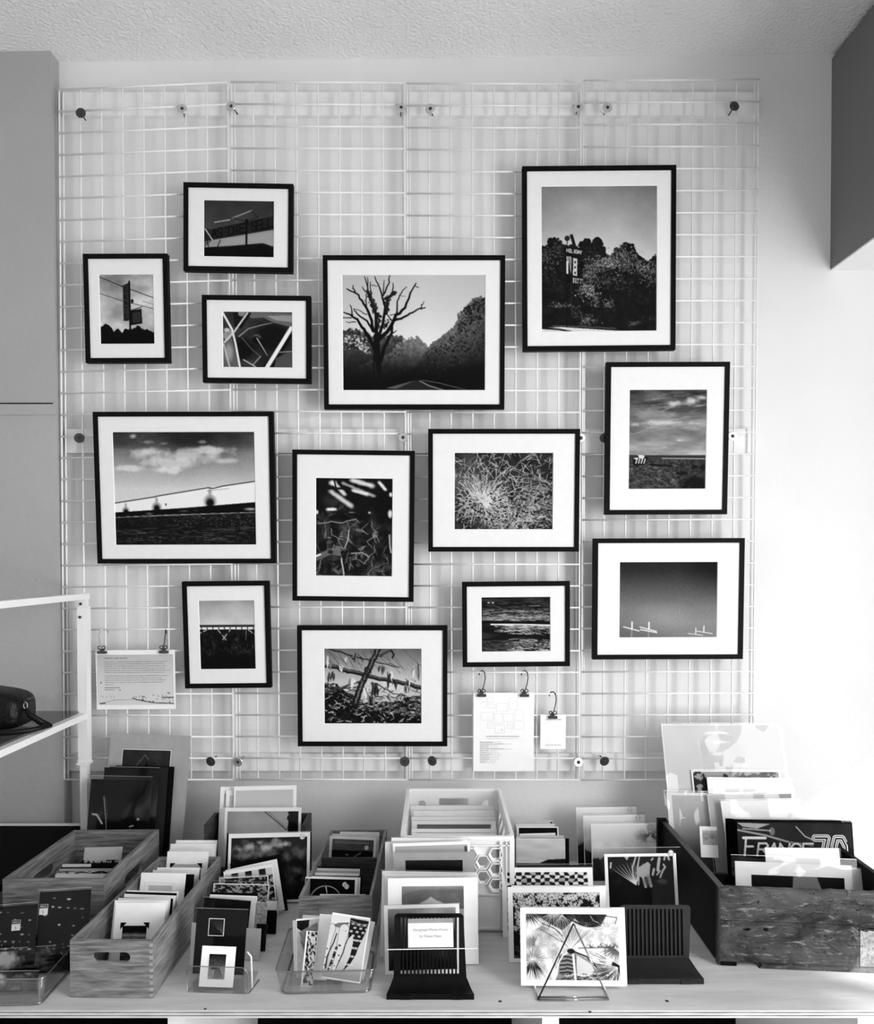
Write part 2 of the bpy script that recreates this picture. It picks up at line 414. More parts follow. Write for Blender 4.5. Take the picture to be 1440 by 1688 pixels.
FONT = {'A': [[(0,0),(.5,1),(1,0)],[(.2,.4),(.8,.4)]], 'S': [[(1,.85),(.7,1),(.3,1),(0,.8),(.2,.55),(.8,.45),(1,.2),(.7,0),(.3,0),(0,.15)]],
 'D': [[(0,0),(0,1),(.6,1),(1,.7),(1,.3),(.6,0),(0,0)]], 'I': [[(.5,0),(.5,1)]], 'E': [[(1,0),(0,0),(0,1),(1,1)],[(0,.5),(.8,.5)]],
 'L': [[(0,1),(0,0),(1,0)]], 'H': [[(0,0),(0,1)],[(1,0),(1,1)],[(0,.5),(1,.5)]], 'O': [[(.3,0),(0,.3),(0,.7),(.3,1),(.7,1),(1,.7),(1,.3),(.7,0),(.3,0)]],
 'Y': [[(0,1),(.5,.5),(1,1)],[(.5,.5),(.5,0)]], 'N': [[(0,0),(0,1),(1,0),(1,1)]], 'K': [[(0,0),(0,1)],[(1,1),(0,.45),(1,0)]],
 'T': [[(0,1),(1,1)],[(.5,1),(.5,0)]], 'F': [[(0,0),(0,1),(1,1)],[(0,.5),(.8,.5)]], 'R': [[(0,0),(0,1),(.8,1),(1,.8),(.8,.5),(0,.5)],[(.5,.5),(1,0)]],
 'C': [[(1,.8),(.7,1),(.3,1),(0,.7),(0,.3),(.3,0),(.7,0),(1,.2)]], 'P': [[(0,0),(0,1),(.8,1),(1,.8),(.8,.5),(0,.5)]], 'G': [[(1,.8),(.7,1),(.3,1),(0,.7),(0,.3),(.3,0),(.8,0),(1,.4),(.6,.4)]],
 '7': [[(0,1),(1,1),(.35,0)]], '0': [[(.3,0),(0,.3),(0,.7),(.3,1),(.7,1),(1,.7),(1,.3),(.7,0),(.3,0)]], "'": [[(.5,1),(.5,.8)]],
 '2': [[(0,.8),(.3,1),(.8,1),(1,.7),(0,0),(1,0)]], '5': [[(1,1),(0,1),(0,.55),(.7,.6),(1,.3),(.7,0),(0,.1)]], '$': [[(1,.8),(.3,.9),(.2,.6),(.8,.4),(.7,.1),(0,.2)],[(.5,0),(.5,1)]]}
def ink_mesh(c, x0, x1, z0, z1, y, parent, name='photograph', white=0.88):
    a = np.clip(c.a, 0.0, 1.0) ** 2.2 * white + 0.0015
    h, w_ = a.shape; n = w_ * h
    X, Z = np.meshgrid(np.linspace(x0, x1, w_), np.linspace(z1, z0, h))
    co = np.zeros((n, 3), np.float32); co[:, 0] = X.ravel(); co[:, 1] = y; co[:, 2] = Z.ravel()
    i = np.arange(w_ - 1); j = np.arange(h - 1); I, J = np.meshgrid(i, j); b = (J * w_ + I).ravel()
    f = np.stack([b, b + w_, b + w_ + 1, b + 1], 1).astype(np.int32); k = len(f)
    me = bpy.data.meshes.new(name); me.vertices.add(n); me.vertices.foreach_set('co', co.ravel())
    me.loops.add(k * 4); me.loops.foreach_set('vertex_index', f.ravel())
    me.polygons.add(k); me.polygons.foreach_set('loop_start', np.arange(0, k * 4, 4, dtype=np.int32))
    me.update(calc_edges=True)
    ca = me.color_attributes.new('ink', 'FLOAT_COLOR', 'POINT')
    rgba = np.ones((n, 4), np.float32); rgba[:, :3] = a.ravel()[:, None]
    ca.data.foreach_set('color', rgba.ravel())
    return link(name, me, M['pr'], parent)

def leafy(c, m, lo, hi, sc=60, ex=3.0):
    """foliage tone inside a mask: dark with small lit leaf clusters"""
    t = c.noise(sc, None, 2)*.6 + c.noise(sc*.25, None, 2)*.4
    c.a[:] = np.where(m, lo + (hi-lo)*np.clip((t-.42)*2.6, 0, 1)**1.5, c.a)

# ---- the thirteen framed photographs
def ph_skate(c):
    c.rect = (160, 617, 478, 1028)
    t = c.noise(3, 5, 4); c.ramp([0, .35, .7, 1], [.62, .70, .80, .6]); c.a += (t-.5)*.5
    c.line([(160, 632), (300, 690), (478, 757)], 4, .05); c.line([(160, 728), (300, 775), (478, 820)], 3, .12); c.line([(410, 775), (478, 795)], 2, .3)
    m = c.land([(160, 930), (195, 900), (225, 925), (240, 955), (262, 925), (285, 960), (305, 930), (335, 945), (380, 918), (405, 935), (440, 945), (478, 955)], .03, 22)
    c.mix(m*1.0, .03); c.mix((m & (c.V > .85))*.6, .01)
    c.line([(335, 660), (335, 1028)], 11, .03)
    c.poly([(297, 690), (332, 672), (332, 885), (297, 890)], .12); c.poly([(302, 695), (327, 682), (327, 880), (302, 884)], .20)
    for i, ch in enumerate('SKATE'): c.text(ch, 306, 722+i*38, 26, 5, .02)
    c.poly([(297, 880), (325, 880), (325, 890), (297, 890)], .02)
    c.poly([(340, 830), (403, 818), (405, 905), (340, 915)], .05); c.poly([(350, 842), (396, 833), (398, 895), (350, 903)], .18)
    c.line([(340, 830), (403, 808)], 5, .03); c.line([(290, 690), (335, 668)], 5, .04); c.ell((350, 775), 9, 14, .04, rough=.4); c.grain(.05)
def ph_diesel(c):
    c.rect = (768, 178, 1182, 510)
    c.ramp([0, .5, .75, 1], [.20, .26, .34, .30]); c.a += (c.noise(4)-.5)*.08
    c.poly([(775, 455), (1010, 440), (1182, 430), (1182, 340), (820, 410)], .58); c.poly([(850, 455), (1182, 440), (1182, 360), (900, 405)], .62)
    c.poly([(768, 355), (1175, 262), (1175, 345), (768, 420)], .13); c.line([(768, 358), (1175, 262)], 4, .25)
    c.text("AS'DIE'SELL", 815, 402, 52, 7, .02, .63, -.205)
    c.poly([(768, 455), (1120, 425), (1182, 445), (1182, 510), (768, 510)], .02); c.line([(850, 452), (1110, 425), (1180, 450)], 4, .22)
    c.line([(832, 308), (920, 292)], 7, .62); c.line([(935, 282), (1048, 236)], 7, .55); c.line([(870, 302), (890, 330)], 3, .2)
    c.line([(1045, 238), (1085, 275), (1010, 300), (940, 280)], 4, .08); c.line([(1018, 290), (1018, 440)], 12, .02); c.line([(850, 450), (865, 410)], 5, .02)
    c.line([(775, 343), (820, 410)], 6, .78); c.line([(768, 340), (800, 350)], 4, .1); c.line([(790, 420), (800, 460)], 5, .03); c.grain(.06)
def ph_car(c):
    c.rect = (889, 840, 1299, 1168)
    c.a[:] = .16 + .18*(c.noise(5)-.4)
    c.poly([(1000, 845), (1299, 850), (1299, 930), (1190, 905), (1130, 875), (1060, 880)], .42, .9); c.poly([(1150, 865), (1299, 862), (1299, 900), (1200, 890)], .62, .8)
    c.poly([(950, 840), (1060, 850), (1000, 940), (960, 930)], .08); c.ell((1180, 990), 120, 90, .06, soft=.4); c.ell((1090, 990), 30, 24, .35, soft=.5); c.ell((1085, 1005), 28, 24, .05, soft=.2)
    c.ell((1000, 1060), 110, 80, .05, soft=.5); c.poly([(889, 1000), (940, 985), (975, 1100), (985, 1168), (889, 1168)], .40, .85); c.ell((925, 1080), 35, 70, .6, soft=.6)
    c.ell((915, 948), 22, 14, .85, soft=.5); c.ell((925, 970), 12, 10, .05); c.poly([(889, 990), (905, 940), (960, 960), (920, 1010)], .75, .7)
    c.line([(889, 845), (945, 945), (965, 1030), (990, 1168)], 12, .92); c.line([(1035, 850), (960, 955), (900, 1020)], 9, .85)
    c.line([(985, 985), (1040, 940), (1110, 920), (1180, 905)], 7, .6, w2=3); c.line([(1000, 990), (1060, 1060), (1110, 1100)], 4, .4); c.line([(1090, 995), (1130, 1060), (1150, 1095)], 5, .85, w2=2)
    c.line([(1290, 935), (1145, 1168)], 22, .95); c.line([(1299, 960), (1175, 1168)], 16, .03)
    c.line([(1110, 1100), (1065, 1150)], 6, .6); c.line([(1010, 1120), (1080, 1160)], 6, .75); c.poly([(1200, 1110), (1299, 1060), (1299, 1168), (1190, 1168)], .33, .8); c.line([(1220, 1075), (1299, 1068)], 5, .6)
    c.line([(895, 1030), (930, 1168)], 7, .8); c.poly([(980, 840), (1030, 840), (1010, 870), (985, 865)], .7, .7); c.grain(.10)
def ph_tree(c):
    c.rect = (228, 220, 1222, 1025)
    c.ramp([0, .3, .6, 1], [.78, .84, .93, .9]); c.a -= .10*np.abs(c.U-.55)
    L1 = [(228, 640), (270, 620), (330, 625), (390, 655), (430, 660), (560, 660), (630, 655), (665, 690), (690, 760), (720, 900), (1222, 1100)]
    L2 = [(228, 900), (560, 760), (640, 690), (690, 665), (740, 660), (790, 690), (830, 740), (860, 800), (900, 860), (1222, 900)]
    L3 = [(228, 1100), (740, 860), (800, 755), (840, 728), (880, 690), (950, 640), (1020, 585), (1045, 530), (1034, 500), (1090, 455), (1130, 412), (1185, 388), (1222, 410)]
    for pts, top, bot, n, r in ((L1, .33, .03, 200, 11), (L2, .58, .06, 90, 10), (L3, .46, .02, 330, 11)):
        c.crown([p for p in pts if p[1] < 800], n, r, 14, 16, (top*.75, top*1.1))
        m = c.land(pts, .012, 40, 3); base = np.interp(c.V, [.45, .62, .8, .95], [top, top*.72, bot+.07, bot])*(1-.5*np.clip((c.U-.72)*3, 0, 1))
        t = base*(.55+.9*c.noise(46, None, 4, .8)); c.a[:] = np.where(m, t, c.a)
    c.crown([(1030, 500), (1090, 450), (1150, 400), (1222, 395)], 260, 8, 12, 130, (.06, .40)); c.crown([(800, 790), (900, 730), (1000, 660), (1222, 560)], 420, 8, 30, 190, (.05, .30), .6)
    c.crown([(228, 620), (300, 600), (420, 640)], 200, 9, 12, 130, (.10, .55)); c.crown([(228, 650), (330, 640), (410, 690)], 60, 7, 10, 90, (.75, .85), .9); c.crown([(540, 680), (650, 680)], 90, 8, 10, 120, (.15, .40), .7)
    m = np.clip((c.V-.78)*5, 0, 1); c.mix(m*.85, .03)
    c.poly([(540, 1000), (745, 948), (770, 950), (930, 1018), (1090, 1025), (600, 1025)], .14); c.poly([(530, 1005), (740, 950), (700, 965), (600, 1012)], .42, .7)
    c.line([(765, 955), (830, 990), (930, 1018)], 6, .55); c.line([(780, 950), (900, 970), (1090, 1018)], 4, .42)
    D = .05
    for pts, w1, w2 in (([(470, 1000), (462, 820), (465, 640)], 62, 40), ([(455, 740), (430, 690), (380, 600), (330, 530), (290, 500), (240, 480)], 28, 8), ([(300, 500), (295, 465), (283, 430)], 10, 6),
        ([(320, 547), (255, 545)], 7, 4), ([(290, 518), (228, 517)], 8, 5), ([(440, 610), (400, 540), (330, 490), (310, 460)], 16, 6), ([(400, 495), (340, 465), (305, 455)], 6, 3),
        ([(445, 610), (420, 500), (380, 420), (340, 360), (262, 318)], 22, 8), ([(320, 338), (303, 315), (305, 295)], 9, 6), ([(395, 440), (390, 385), (400, 350)], 9, 6),
        ([(465, 650), (460, 500), (430, 400), (410, 340), (385, 235)], 26, 6), ([(410, 340), (405, 240)], 8, 5), ([(430, 380), (425, 270)], 9, 5), ([(405, 345), (368, 305)], 9, 5),
        ([(480, 640), (510, 560), (525, 440), (505, 380), (490, 310), (455, 235)], 24, 6), ([(507, 370), (555, 275), (562, 222)], 12, 6), ([(515, 350), (520, 260)], 8, 5), ([(430, 295), (475, 300)], 5, 3),
        ([(535, 490), (545, 390), (580, 350), (580, 280)], 18, 6), ([(490, 660), (560, 590), (600, 500), (660, 450), (700, 350), (740, 280)], 30, 8), ([(735, 300), (758, 312)], 6, 4),
        ([(605, 490), (610, 400), (640, 340), (675, 305)], 12, 5), ([(590, 535), (650, 515), (700, 490), (750, 465), (803, 447)], 18, 8), ([(775, 458), (780, 430), (795, 405)], 9, 4), ([(630, 365), (670, 367)], 3, 2),
        ([(490, 820), (520, 720), (570, 620), (580, 540)], 28, 14), ([(570, 632), (605, 605)], 9, 5), ([(560, 500), (595, 490)], 6, 4), ([(575, 540), (545, 500)], 8, 8)): c.line(c.wig(pts, 5, 3), w1, D, w2=w2)
    for (x0, y0), (x1, y1), n, sp in (((412, 340), (430, 400), 40, 15), ((435, 410), (485, 530), 110, 16), ((545, 470), (540, 380), 70, 13), ((535, 385), (600, 340), 60, 11), ((540, 540), (510, 600), 30, 14), ((480, 530), (482, 590), 20, 8)):
        for k in range(n): t = c.rs.rand(); c.dot((x0+(x1-x0)*t+c.rs.randn()*sp*.6, y0+(y1-y0)*t+c.rs.randn()*sp*.6), 5+5*c.rs.rand(), 4+3*c.rs.rand(), .05+.12*c.rs.rand(), .9, c.rs.rand()*3)
    c.line([(455, 820), (462, 930)], 7, .22, .6); c.grain(.05)
def ph_holiday(c):
    c.rect = (262, 265, 1172, 1413)
    c.ramp([0, .3, .5, 1], [.50, .68, .84, .84]); c.a -= .22*np.clip(np.abs(c.U-.42)-.1, 0, 1) - .05; c.a += (c.noise(6)-.5)*.10
    sky = [(262, 755), (300, 765), (330, 700), (370, 685), (410, 705), (440, 750), (560, 750), (585, 715), (630, 690), (655, 740), (690, 685), (730, 700), (755, 770), (770, 830), (810, 840), (840, 775), (880, 780), (930, 720), (985, 750), (1015, 810), (1010, 860), (1060, 860), (1090, 890), (1130, 860), (1160, 825), (1172, 825)]
    c.crown(sky, 420, 13, 18, 14, (.04, .16)); m = c.land(sky, .012, 30, 3); c.a[:] = np.where(m, .03+.10*c.noise(30, None, 3), c.a)
    for (x, y, w_, h_, n, v) in ((300, 820, 90, 90, 120, .40), (400, 760, 60, 60, 70, .28), (650, 780, 100, 80, 110, .22), (690, 890, 110, 70, 160, .50), (800, 870, 120, 60, 220, .62), (900, 810, 110, 70, 160, .50), (940, 880, 120, 80, 160, .38), (1080, 910, 100, 60, 150, .55), (1120, 990, 70, 60, 80, .40), (650, 960, 80, 70, 120, .50), (620, 1080, 90, 70, 180, .62), (330, 960, 80, 90, 80, .25), (400, 1060, 70, 60, 50, .22), (790, 1000, 130, 60, 110, .38), (900, 1060, 130, 60, 80, .25), (420, 1200, 80, 22, 60, .50), (790, 1190, 40, 50, 60, .50), (690, 1170, 50, 50, 50, .45), (630, 1320, 80, 50, 110, .45), (530, 1250, 50, 60, 50, .32), (1050, 1140, 100, 80, 50, .16), (1000, 1350, 40, 16, 26, .4), (1110, 1310, 60, 50, 40, .22)):
        for k in range(int(n*1.3)): c.dot((x+c.rs.randn()*w_*.5, max(y+c.rs.randn()*h_*.5, np.interp(x, [q[0] for q in sky], [q[1] for q in sky])-25)), 3+7*c.rs.rand(), 2+4*c.rs.rand(), v*(.35+.9*c.rs.rand()), .85, c.rs.rand()*3)
    c.poly([(262, 1380), (420, 1372), (790, 1400), (1000, 1413), (262, 1413)], .85); c.line([(262, 1380), (400, 1390), (500, 1410)], 14, .06); c.line(c.wig([(350, 1363), (600, 1370), (850, 1390)], 5, 8), 9, .30)
    c.line([(460, 960), (460, 1370)], 8, .05); c.line([(500, 1020), (500, 1300)], 9, .16)
    c.poly([(485, 645), (510, 640), (545, 760), (520, 765)], .10); c.ell((467, 674), 23, 23, .16); c.line([(467, 690), (467, 745)], 7, .06)
    c.poly([(440, 742), (582, 770), (582, 812), (440, 790)], .04); c.text('HOLIDAY', 464, 780, 25, 5.5, .82, .68, .16)
    c.poly([(450, 798), (556, 822), (552, 975), (452, 970)], .04); c.poly([(460, 850), (475, 850), (475, 955), (460, 950)], .85); c.poly([(460, 815), (500, 818), (497, 960), (484, 880), (462, 840)], .72, .85); c.line([(480, 830), (490, 880)], 5, .05); c.poly([(514, 828), (546, 835), (543, 970), (512, 964)], .80)
    for y in (852, 892, 936): c.poly([(524, y), (536, y+1), (535, y+20), (523, y+19)], .1)
    c.line([(562, 815), (592, 880), (562, 985)], 13, .03)
    c.poly([(512, 985), (590, 995), (585, 1030), (512, 1025)], .68); c.text('INN', 517, 1022, 28, 6, .04, .85, .1); c.grain(.06)
def ph_boat(c):
    c.rect = (245, 196, 648, 716)
    t = c.noise(3, 14, 4); c.ramp([0, .2, .35, .5, .64, 1], [.25, .38, .52, .48, .66, .3]); c.a += (t-.5)*.45*(c.V < .66)
    c.ell((330, 320), 110, 28, .62, .5, .9, .6); c.poly([(385, 302), (440, 290), (560, 275), (648, 255), (648, 310), (520, 318)], .26, .8)
    for p, rx, ry, al in (((470, 268), 50, 18, .8), ((560, 255), 50, 22, .8), ((620, 238), 40, 16, .8), ((430, 370), 130, 18, .7), ((270, 378), 30, 12, .6), ((600, 372), 40, 10, .6), ((510, 460), 26, 5, .7), ((430, 495), 30, 4, .5)): c.ell(p, rx, ry, .92, al, .9, 1.0)
    
    for k in range(70): x, y = 245+c.rs.rand()*400, 200+c.rs.rand()*230; l = 30+c.rs.rand()*70; c.line([(x, y), (x+l*.5, y-6+c.rs.randn()*5), (x+l, y-8+c.rs.randn()*7)], 5+8*c.rs.rand(), .35+.5*c.rs.rand(), .25, w2=2)
    c.mix((c.V > .655)*1.0, .22); c.line([(245, 538), (400, 543), (648, 550)], 7, .16); c.line([(420, 553), (648, 556)], 5, .62); c.line([(350, 560), (470, 562)], 5, .04)
    m = c.V > .70; c.a[:] = np.where(m, .12+.42*np.clip(c.noise(40, 60, 3)-.25, 0, 1)*(1-.6*np.clip((c.U-.55)*2, 0, 1)), c.a)
    c.poly([(360, 580), (490, 590), (470, 598), (350, 590)], .05)
    c.ell((600, 690), 90, 50, .02, 1, .3, .5); c.ell((520, 630), 35, 12, .02, 1, .2, .5); c.ell((585, 600), 14, 14, .03, rough=.4); c.ell((630, 600), 16, 16, .03, rough=.4)
    c.poly([(262, 550), (348, 545), (335, 585), (275, 590)], .04); c.poly([(268, 552), (300, 550), (290, 560)], .95); c.poly([(295, 534), (330, 538), (322, 556), (300, 552)], .85)
    for k in range(260): x, y = 245+c.rs.rand()*400, 590+c.rs.rand()*126; c.dot((x, y), 4+8*c.rs.rand(), 2+2*c.rs.rand(), c.rs.choice([.08, .12, .35, .5])*(1 if x < 500 else .5), .6)
    for k in range(4): c.line([(290+k*14, 556), (284+k*14, 578)], 5, .9)
    c.grain(.06)
def ph_train(c):
    c.rect = (205, 218, 1188, 1006)
    t = c.noise(4, 6, 5); c.ramp([0, .10, .22, .5, 1], [.20, .26, .50, .84, .9]); c.a += (t-.5)*.35*np.clip(1.1-c.V*2, 0, 1)
    c.ell((720, 270), 260, 55, .14, .75, .9, .6); c.ell((260, 300), 90, 40, .22, .6, .9, .6); c.ell((1120, 300), 120, 60, .26, .7, .9, .6)
    for p, rx, ry, v in (((680, 385), 340, 55, .84), ((450, 355), 150, 32, .88), ((880, 345), 160, 30, .86), ((640, 430), 250, 40, .86), ((350, 250), 34, 22, .80), ((430, 290), 50, 18, .6), ((980, 420), 120, 24, .8), ((320, 470), 130, 24, .90), ((560, 480), 200, 30, .92), ((820, 290), 40, 14, .55), ((560, 300), 40, 12, .5)): c.ell(p, rx, ry, v, .8, .7, 1.4)
    c.ell((330, 410), 110, 22, .55, .6, .9, .8); c.ell((700, 355), 150, 16, .58, .5, .9, .8); c.grain(.13)
    c.poly([(205, 712), (500, 668), (860, 608), (1188, 562), (1188, 706), (205, 778)], .96)
    c.line([(205, 712), (490, 668), (500, 664), (860, 606), (890, 612), (960, 595), (1188, 562)], 7, .05); c.line([(850, 628), (1000, 612)], 3, .5)
    for x, y, q in ((283, 765, .75), (498, 742, 1.0), (870, 702, 1.3)):
        c.ell((x, y), 40*q, 44*q, .02, .95, 1.0); c.ell((x, y+8*q), 26*q, 26*q, .02, .9, .5); c.ell((x, y-52*q), 14*q, 30*q, .35, .7, 1.0)
    c.poly([(558, 715), (566, 715), (566, 730), (558, 730)], .05)
    c.poly([(205, 776), (700, 745), (1188, 706), (1188, 775), (620, 792), (205, 808)], .02); c.ell((1150, 755), 60, 14, .75, .9, .8); c.ell((445, 785), 34, 9, .5, .8, .9, .8); c.ell((690, 768), 50, 12, .35, .8, .9, .8); c.ell((770, 764), 26, 9, .3, .7, .9)
    m = c.V > np.interp(c.U, [0, 1], [(808-218)/788, (778-218)/788]); t = c.noise(60, 90, 3)
    c.a[:] = np.where(m, .05+.30*np.clip(t-.35, 0, 1)*np.interp(c.V, [.72, .78, .88, .94, 1], [1.5, .8, .4, 1.2, .5]), c.a)
    c.line([(205, 812), (640, 796), (1188, 778)], 5, .45)
    for k in range(150): x = 620+c.rs.rand()*560; y = 800+c.rs.rand()*80; c.dot((x, y), 3+4*c.rs.rand(), 2+2*c.rs.rand(), .1+.4*c.rs.rand(), .7)
    for k in range(110):
        x = 205+c.rs.rand()*900; y = 905+c.rs.randn()*16 if k % 3 else 940+c.rs.rand()*60; c.line([(x, y), (x+30+c.rs.rand()*90, y+c.rs.randn()*6)], 3, .12+c.rs.rand()*.45, .6)
def ph_plants(c):
    c.rect = (168, 244, 516, 690)
    c.a[:] = .06+.30*np.clip(c.noise(8, 10, 4)-.40, 0, 1)*1.8
    def leaf(x, y, a, l, wd, v, al=.8):
        ca, sa = math.cos(a), math.sin(a); n = 6; up = [(x+ca*l*t-sa*wd*math.sin(math.pi*t), y+sa*l*t+ca*wd*math.sin(math.pi*t)) for t in np.linspace(0, 1, n)]; dn = [(x+ca*l*t+sa*wd*.6*math.sin(math.pi*t), y+sa*l*t-ca*wd*.6*math.sin(math.pi*t)) for t in np.linspace(1, 0, n)]
        c.poly(up+dn, v, al); c.line([up[0], up[-1]], 1.5, min(1, v+.25), al*.7)
    for k in range(120): leaf(170+c.rs.rand()*340, 380+c.rs.rand()*300, c.rs.rand()*6.3, 18+c.rs.rand()*45, 3+c.rs.rand()*9, c.rs.choice([.04, .10, .18, .30, .45]), .7)
    for k in range(26): x, y = 175+c.rs.rand()*320, 430+c.rs.rand()*240; c.line(c.wig([(x, y), (x+c.rs.randn()*12, y+25), (x+c.rs.randn()*25, y+50)], 4, 3), 2.5, .45+c.rs.rand()*.35, .7)
    c.mix(np.clip((.40-c.V)*6, 0, 1)*.85, .04); c.ell((470, 380), 60, 110, .03, .9, .5); c.ell((330, 420), 170, 16, .03, .7, .6); c.ell((240, 350), 70, 40, .28, .5, .7, .8)
    for (x0, y0), (x1, y1), wd in (((235, 305), (330, 372), 19), ((290, 268), (430, 325), 14), ((330, 254), (425, 280), 20), ((452, 262), (482, 297), 12), ((250, 268), (300, 320), 15), ((222, 387), (258, 386), 12), ((335, 300), (400, 318), 14)):
        n = 16
        for k in range(n+1): t = k/n; c.ell((x0+(x1-x0)*t, y0+(y1-y0)*t), wd*(.75+.25*c.rs.rand()), wd*(.6+.3*c.rs.rand()), 1.0, .55, .9)
    c.ell((245, 268), 24, 16, .97, .9, .6); c.line([(225, 292), (300, 293)], 11, .05, .9); c.line([(250, 250), (262, 300)], 8, .05, .9); c.ell((503, 405), 13, 24, .95, .9, .5); c.ell((172, 400), 12, 14, .95, .9, .5); c.ell((505, 318), 10, 13, .95, .9, .5); c.ell((290, 290), 12, 5, .1, .6, .6)
    c.poly([(170, 590), (275, 553), (285, 600), (240, 590), (170, 622)], .42, .85); c.ell((235, 580), 16, 12, .06, .8, .5); c.line([(170, 600), (190, 592)], 7, .95); c.line(c.wig([(285, 610), (292, 650), (295, 685)], 3, 3), 6, .75); c.line([(330, 585), (380, 582), (410, 600)], 5, .6); c.line(c.wig([(180, 452), (240, 442), (290, 446), (350, 430)], 3, 3), 5, .5)
    c.line([(318, 480), (315, 520), (300, 560)], 4, .75); c.ell((435, 500), 17, 22, .62, .8, .6, .8); c.ell((440, 495), 8, 8, .2, .7, .6); c.line([(500, 500), (503, 550), (508, 580)], 6, .7); c.ell((410, 400), 7, 6, .9, .9, .6); c.ell((330, 400), 20, 5, .5, .8, .6, .8); c.grain(.06)
def ph_grass(c):
    c.rect = (801, 128, 1249, 476)
    c.a[:] = .12+.30*np.clip(c.noise(8)-.3, 0, 1); c.mix(np.clip((c.U-.5)*1.2, 0, .6)*np.clip(1-c.V*1.2, 0, 1), .08); c.mix(np.clip(.5-c.U, 0, .5)*np.clip(.8-np.abs(c.V-.4)*2, 0, 1), .6)
    for k in range(1000):
        cx, cy = ((930, 350) if k % 3 else (1085, 440)) if k % 2 else (801+c.rs.rand()*448, 128+c.rs.rand()*348)
        a = c.rs.rand()*6.28; r0 = c.rs.rand()*(90 if k % 2 else 20); l = 12+c.rs.rand()*46
        x, y = cx+math.cos(a)*r0*1.3, cy+math.sin(a)*r0*.9; b = a+c.rs.randn()*.5
        c.line([(x, y), (x+math.cos(b)*l*.6, y+math.sin(b)*l*.6-3), (x+math.cos(b)*l, y+math.sin(b)*l)], 1.8, .6+c.rs.rand()*.4, .9)
    for k in range(60):
        a = -2.6+c.rs.rand()*2.2; l = 60+c.rs.rand()*110; c.line([(950, 380), (950+math.cos(a)*l*.5, 370+math.sin(a)*l*.5), (950+math.cos(a+.15)*l, 375+math.sin(a+.1)*l)], 1.6, .85, .8)
    for k in range(40):
        y = 250+c.rs.rand()*170; x = 1060+c.rs.rand()*60; c.line([(x, y), (x+60, y-6+c.rs.randn()*8), (x+160, y+20+c.rs.randn()*10)], 1.6, .7, .8)
    for k in range(260): c.ell((801+c.rs.rand()*448, 300+c.rs.rand()*176), 3+c.rs.rand()*5, 2+c.rs.rand()*4, .03, .8)
    c.ell((1150, 380), 40, 16, .75, .6, .8, .8); c.ell((1190, 290), 36, 14, .6, .6, .8, .8); c.grain(.10)
def ph_sky(c):
    c.rect = (194, 1103, 705, 1498)
    c.ramp([0, .12, .3, .6, .8, 1], [.13, .16, .28, .46, .53, .48]); c.ell((420, 1390), 190, 90, .66, .45, .9); c.a -= .10*np.clip((c.U-.6)*(.6-c.V)*6, 0, 1); c.grain(.12)
    for x, y, s in ((261, 1450, 1), (349, 1452, 1.05)):
        c.line([(x, y-32), (x, y+46)], 8, .55); c.line([(x+2, y-34), (x+2, y)], 7, .95); c.line([(x-42*s, y-10), (x+38*s, y+12)], 5, .95)
    c.line([(306, 1455), (392, 1471)], 5, .95); c.line([(594, 1448), (594, 1480)], 5, .9); c.line([(636, 1438), (636, 1470)], 5, .95); c.line([(555, 1476), (630, 1486)], 4, .85); c.line([(600, 1464), (680, 1477)], 4, .9)
def ph_trestle(c):
    c.rect = (149, 181, 421, 519)
    c.ramp([0, .2, .36, 1], [.62, .76, .84, .8]); c.a += (c.noise(3, 5)-.5)*.18
    m = c.V > (302-181)/338; c.mix(m*1.0, .10); leafy(c, m & (c.V > .5), .02, .20, 26); c.mix((c.V > .78)*np.clip((c.V-.70)*5, 0, 1), .015)
    c.poly([(149, 312), (421, 313), (421, 324), (149, 322)], .95)
    for k in range(10): c.line([(160+k*28, 306), (160+k*28, 330)], 5, .15)
    c.line([(149, 303), (421, 304)], 5, .12); c.line([(149, 310), (421, 311)], 4, .3); c.line([(149, 327), (421, 328)], 6, .05)
    for pts in ([(240, 325), (278, 375)], [(300, 325), (262, 372)], [(150, 342), (185, 325)], [(385, 325), (420, 350)], [(375, 375), (378, 330)]): c.line(pts, 4, .75)
    for k in range(9): c.line([(165+k*31, 328), (160+k*31, 385)], 8, .03, .8)
    for k in range(70): x = 149+c.rs.rand()*272; y = 375+c.rs.rand()*80; c.line([(x, y), (x+c.rs.randn()*4, y-14)], 2, .25+c.rs.rand()*.2, .5)
    c.grain(.04)
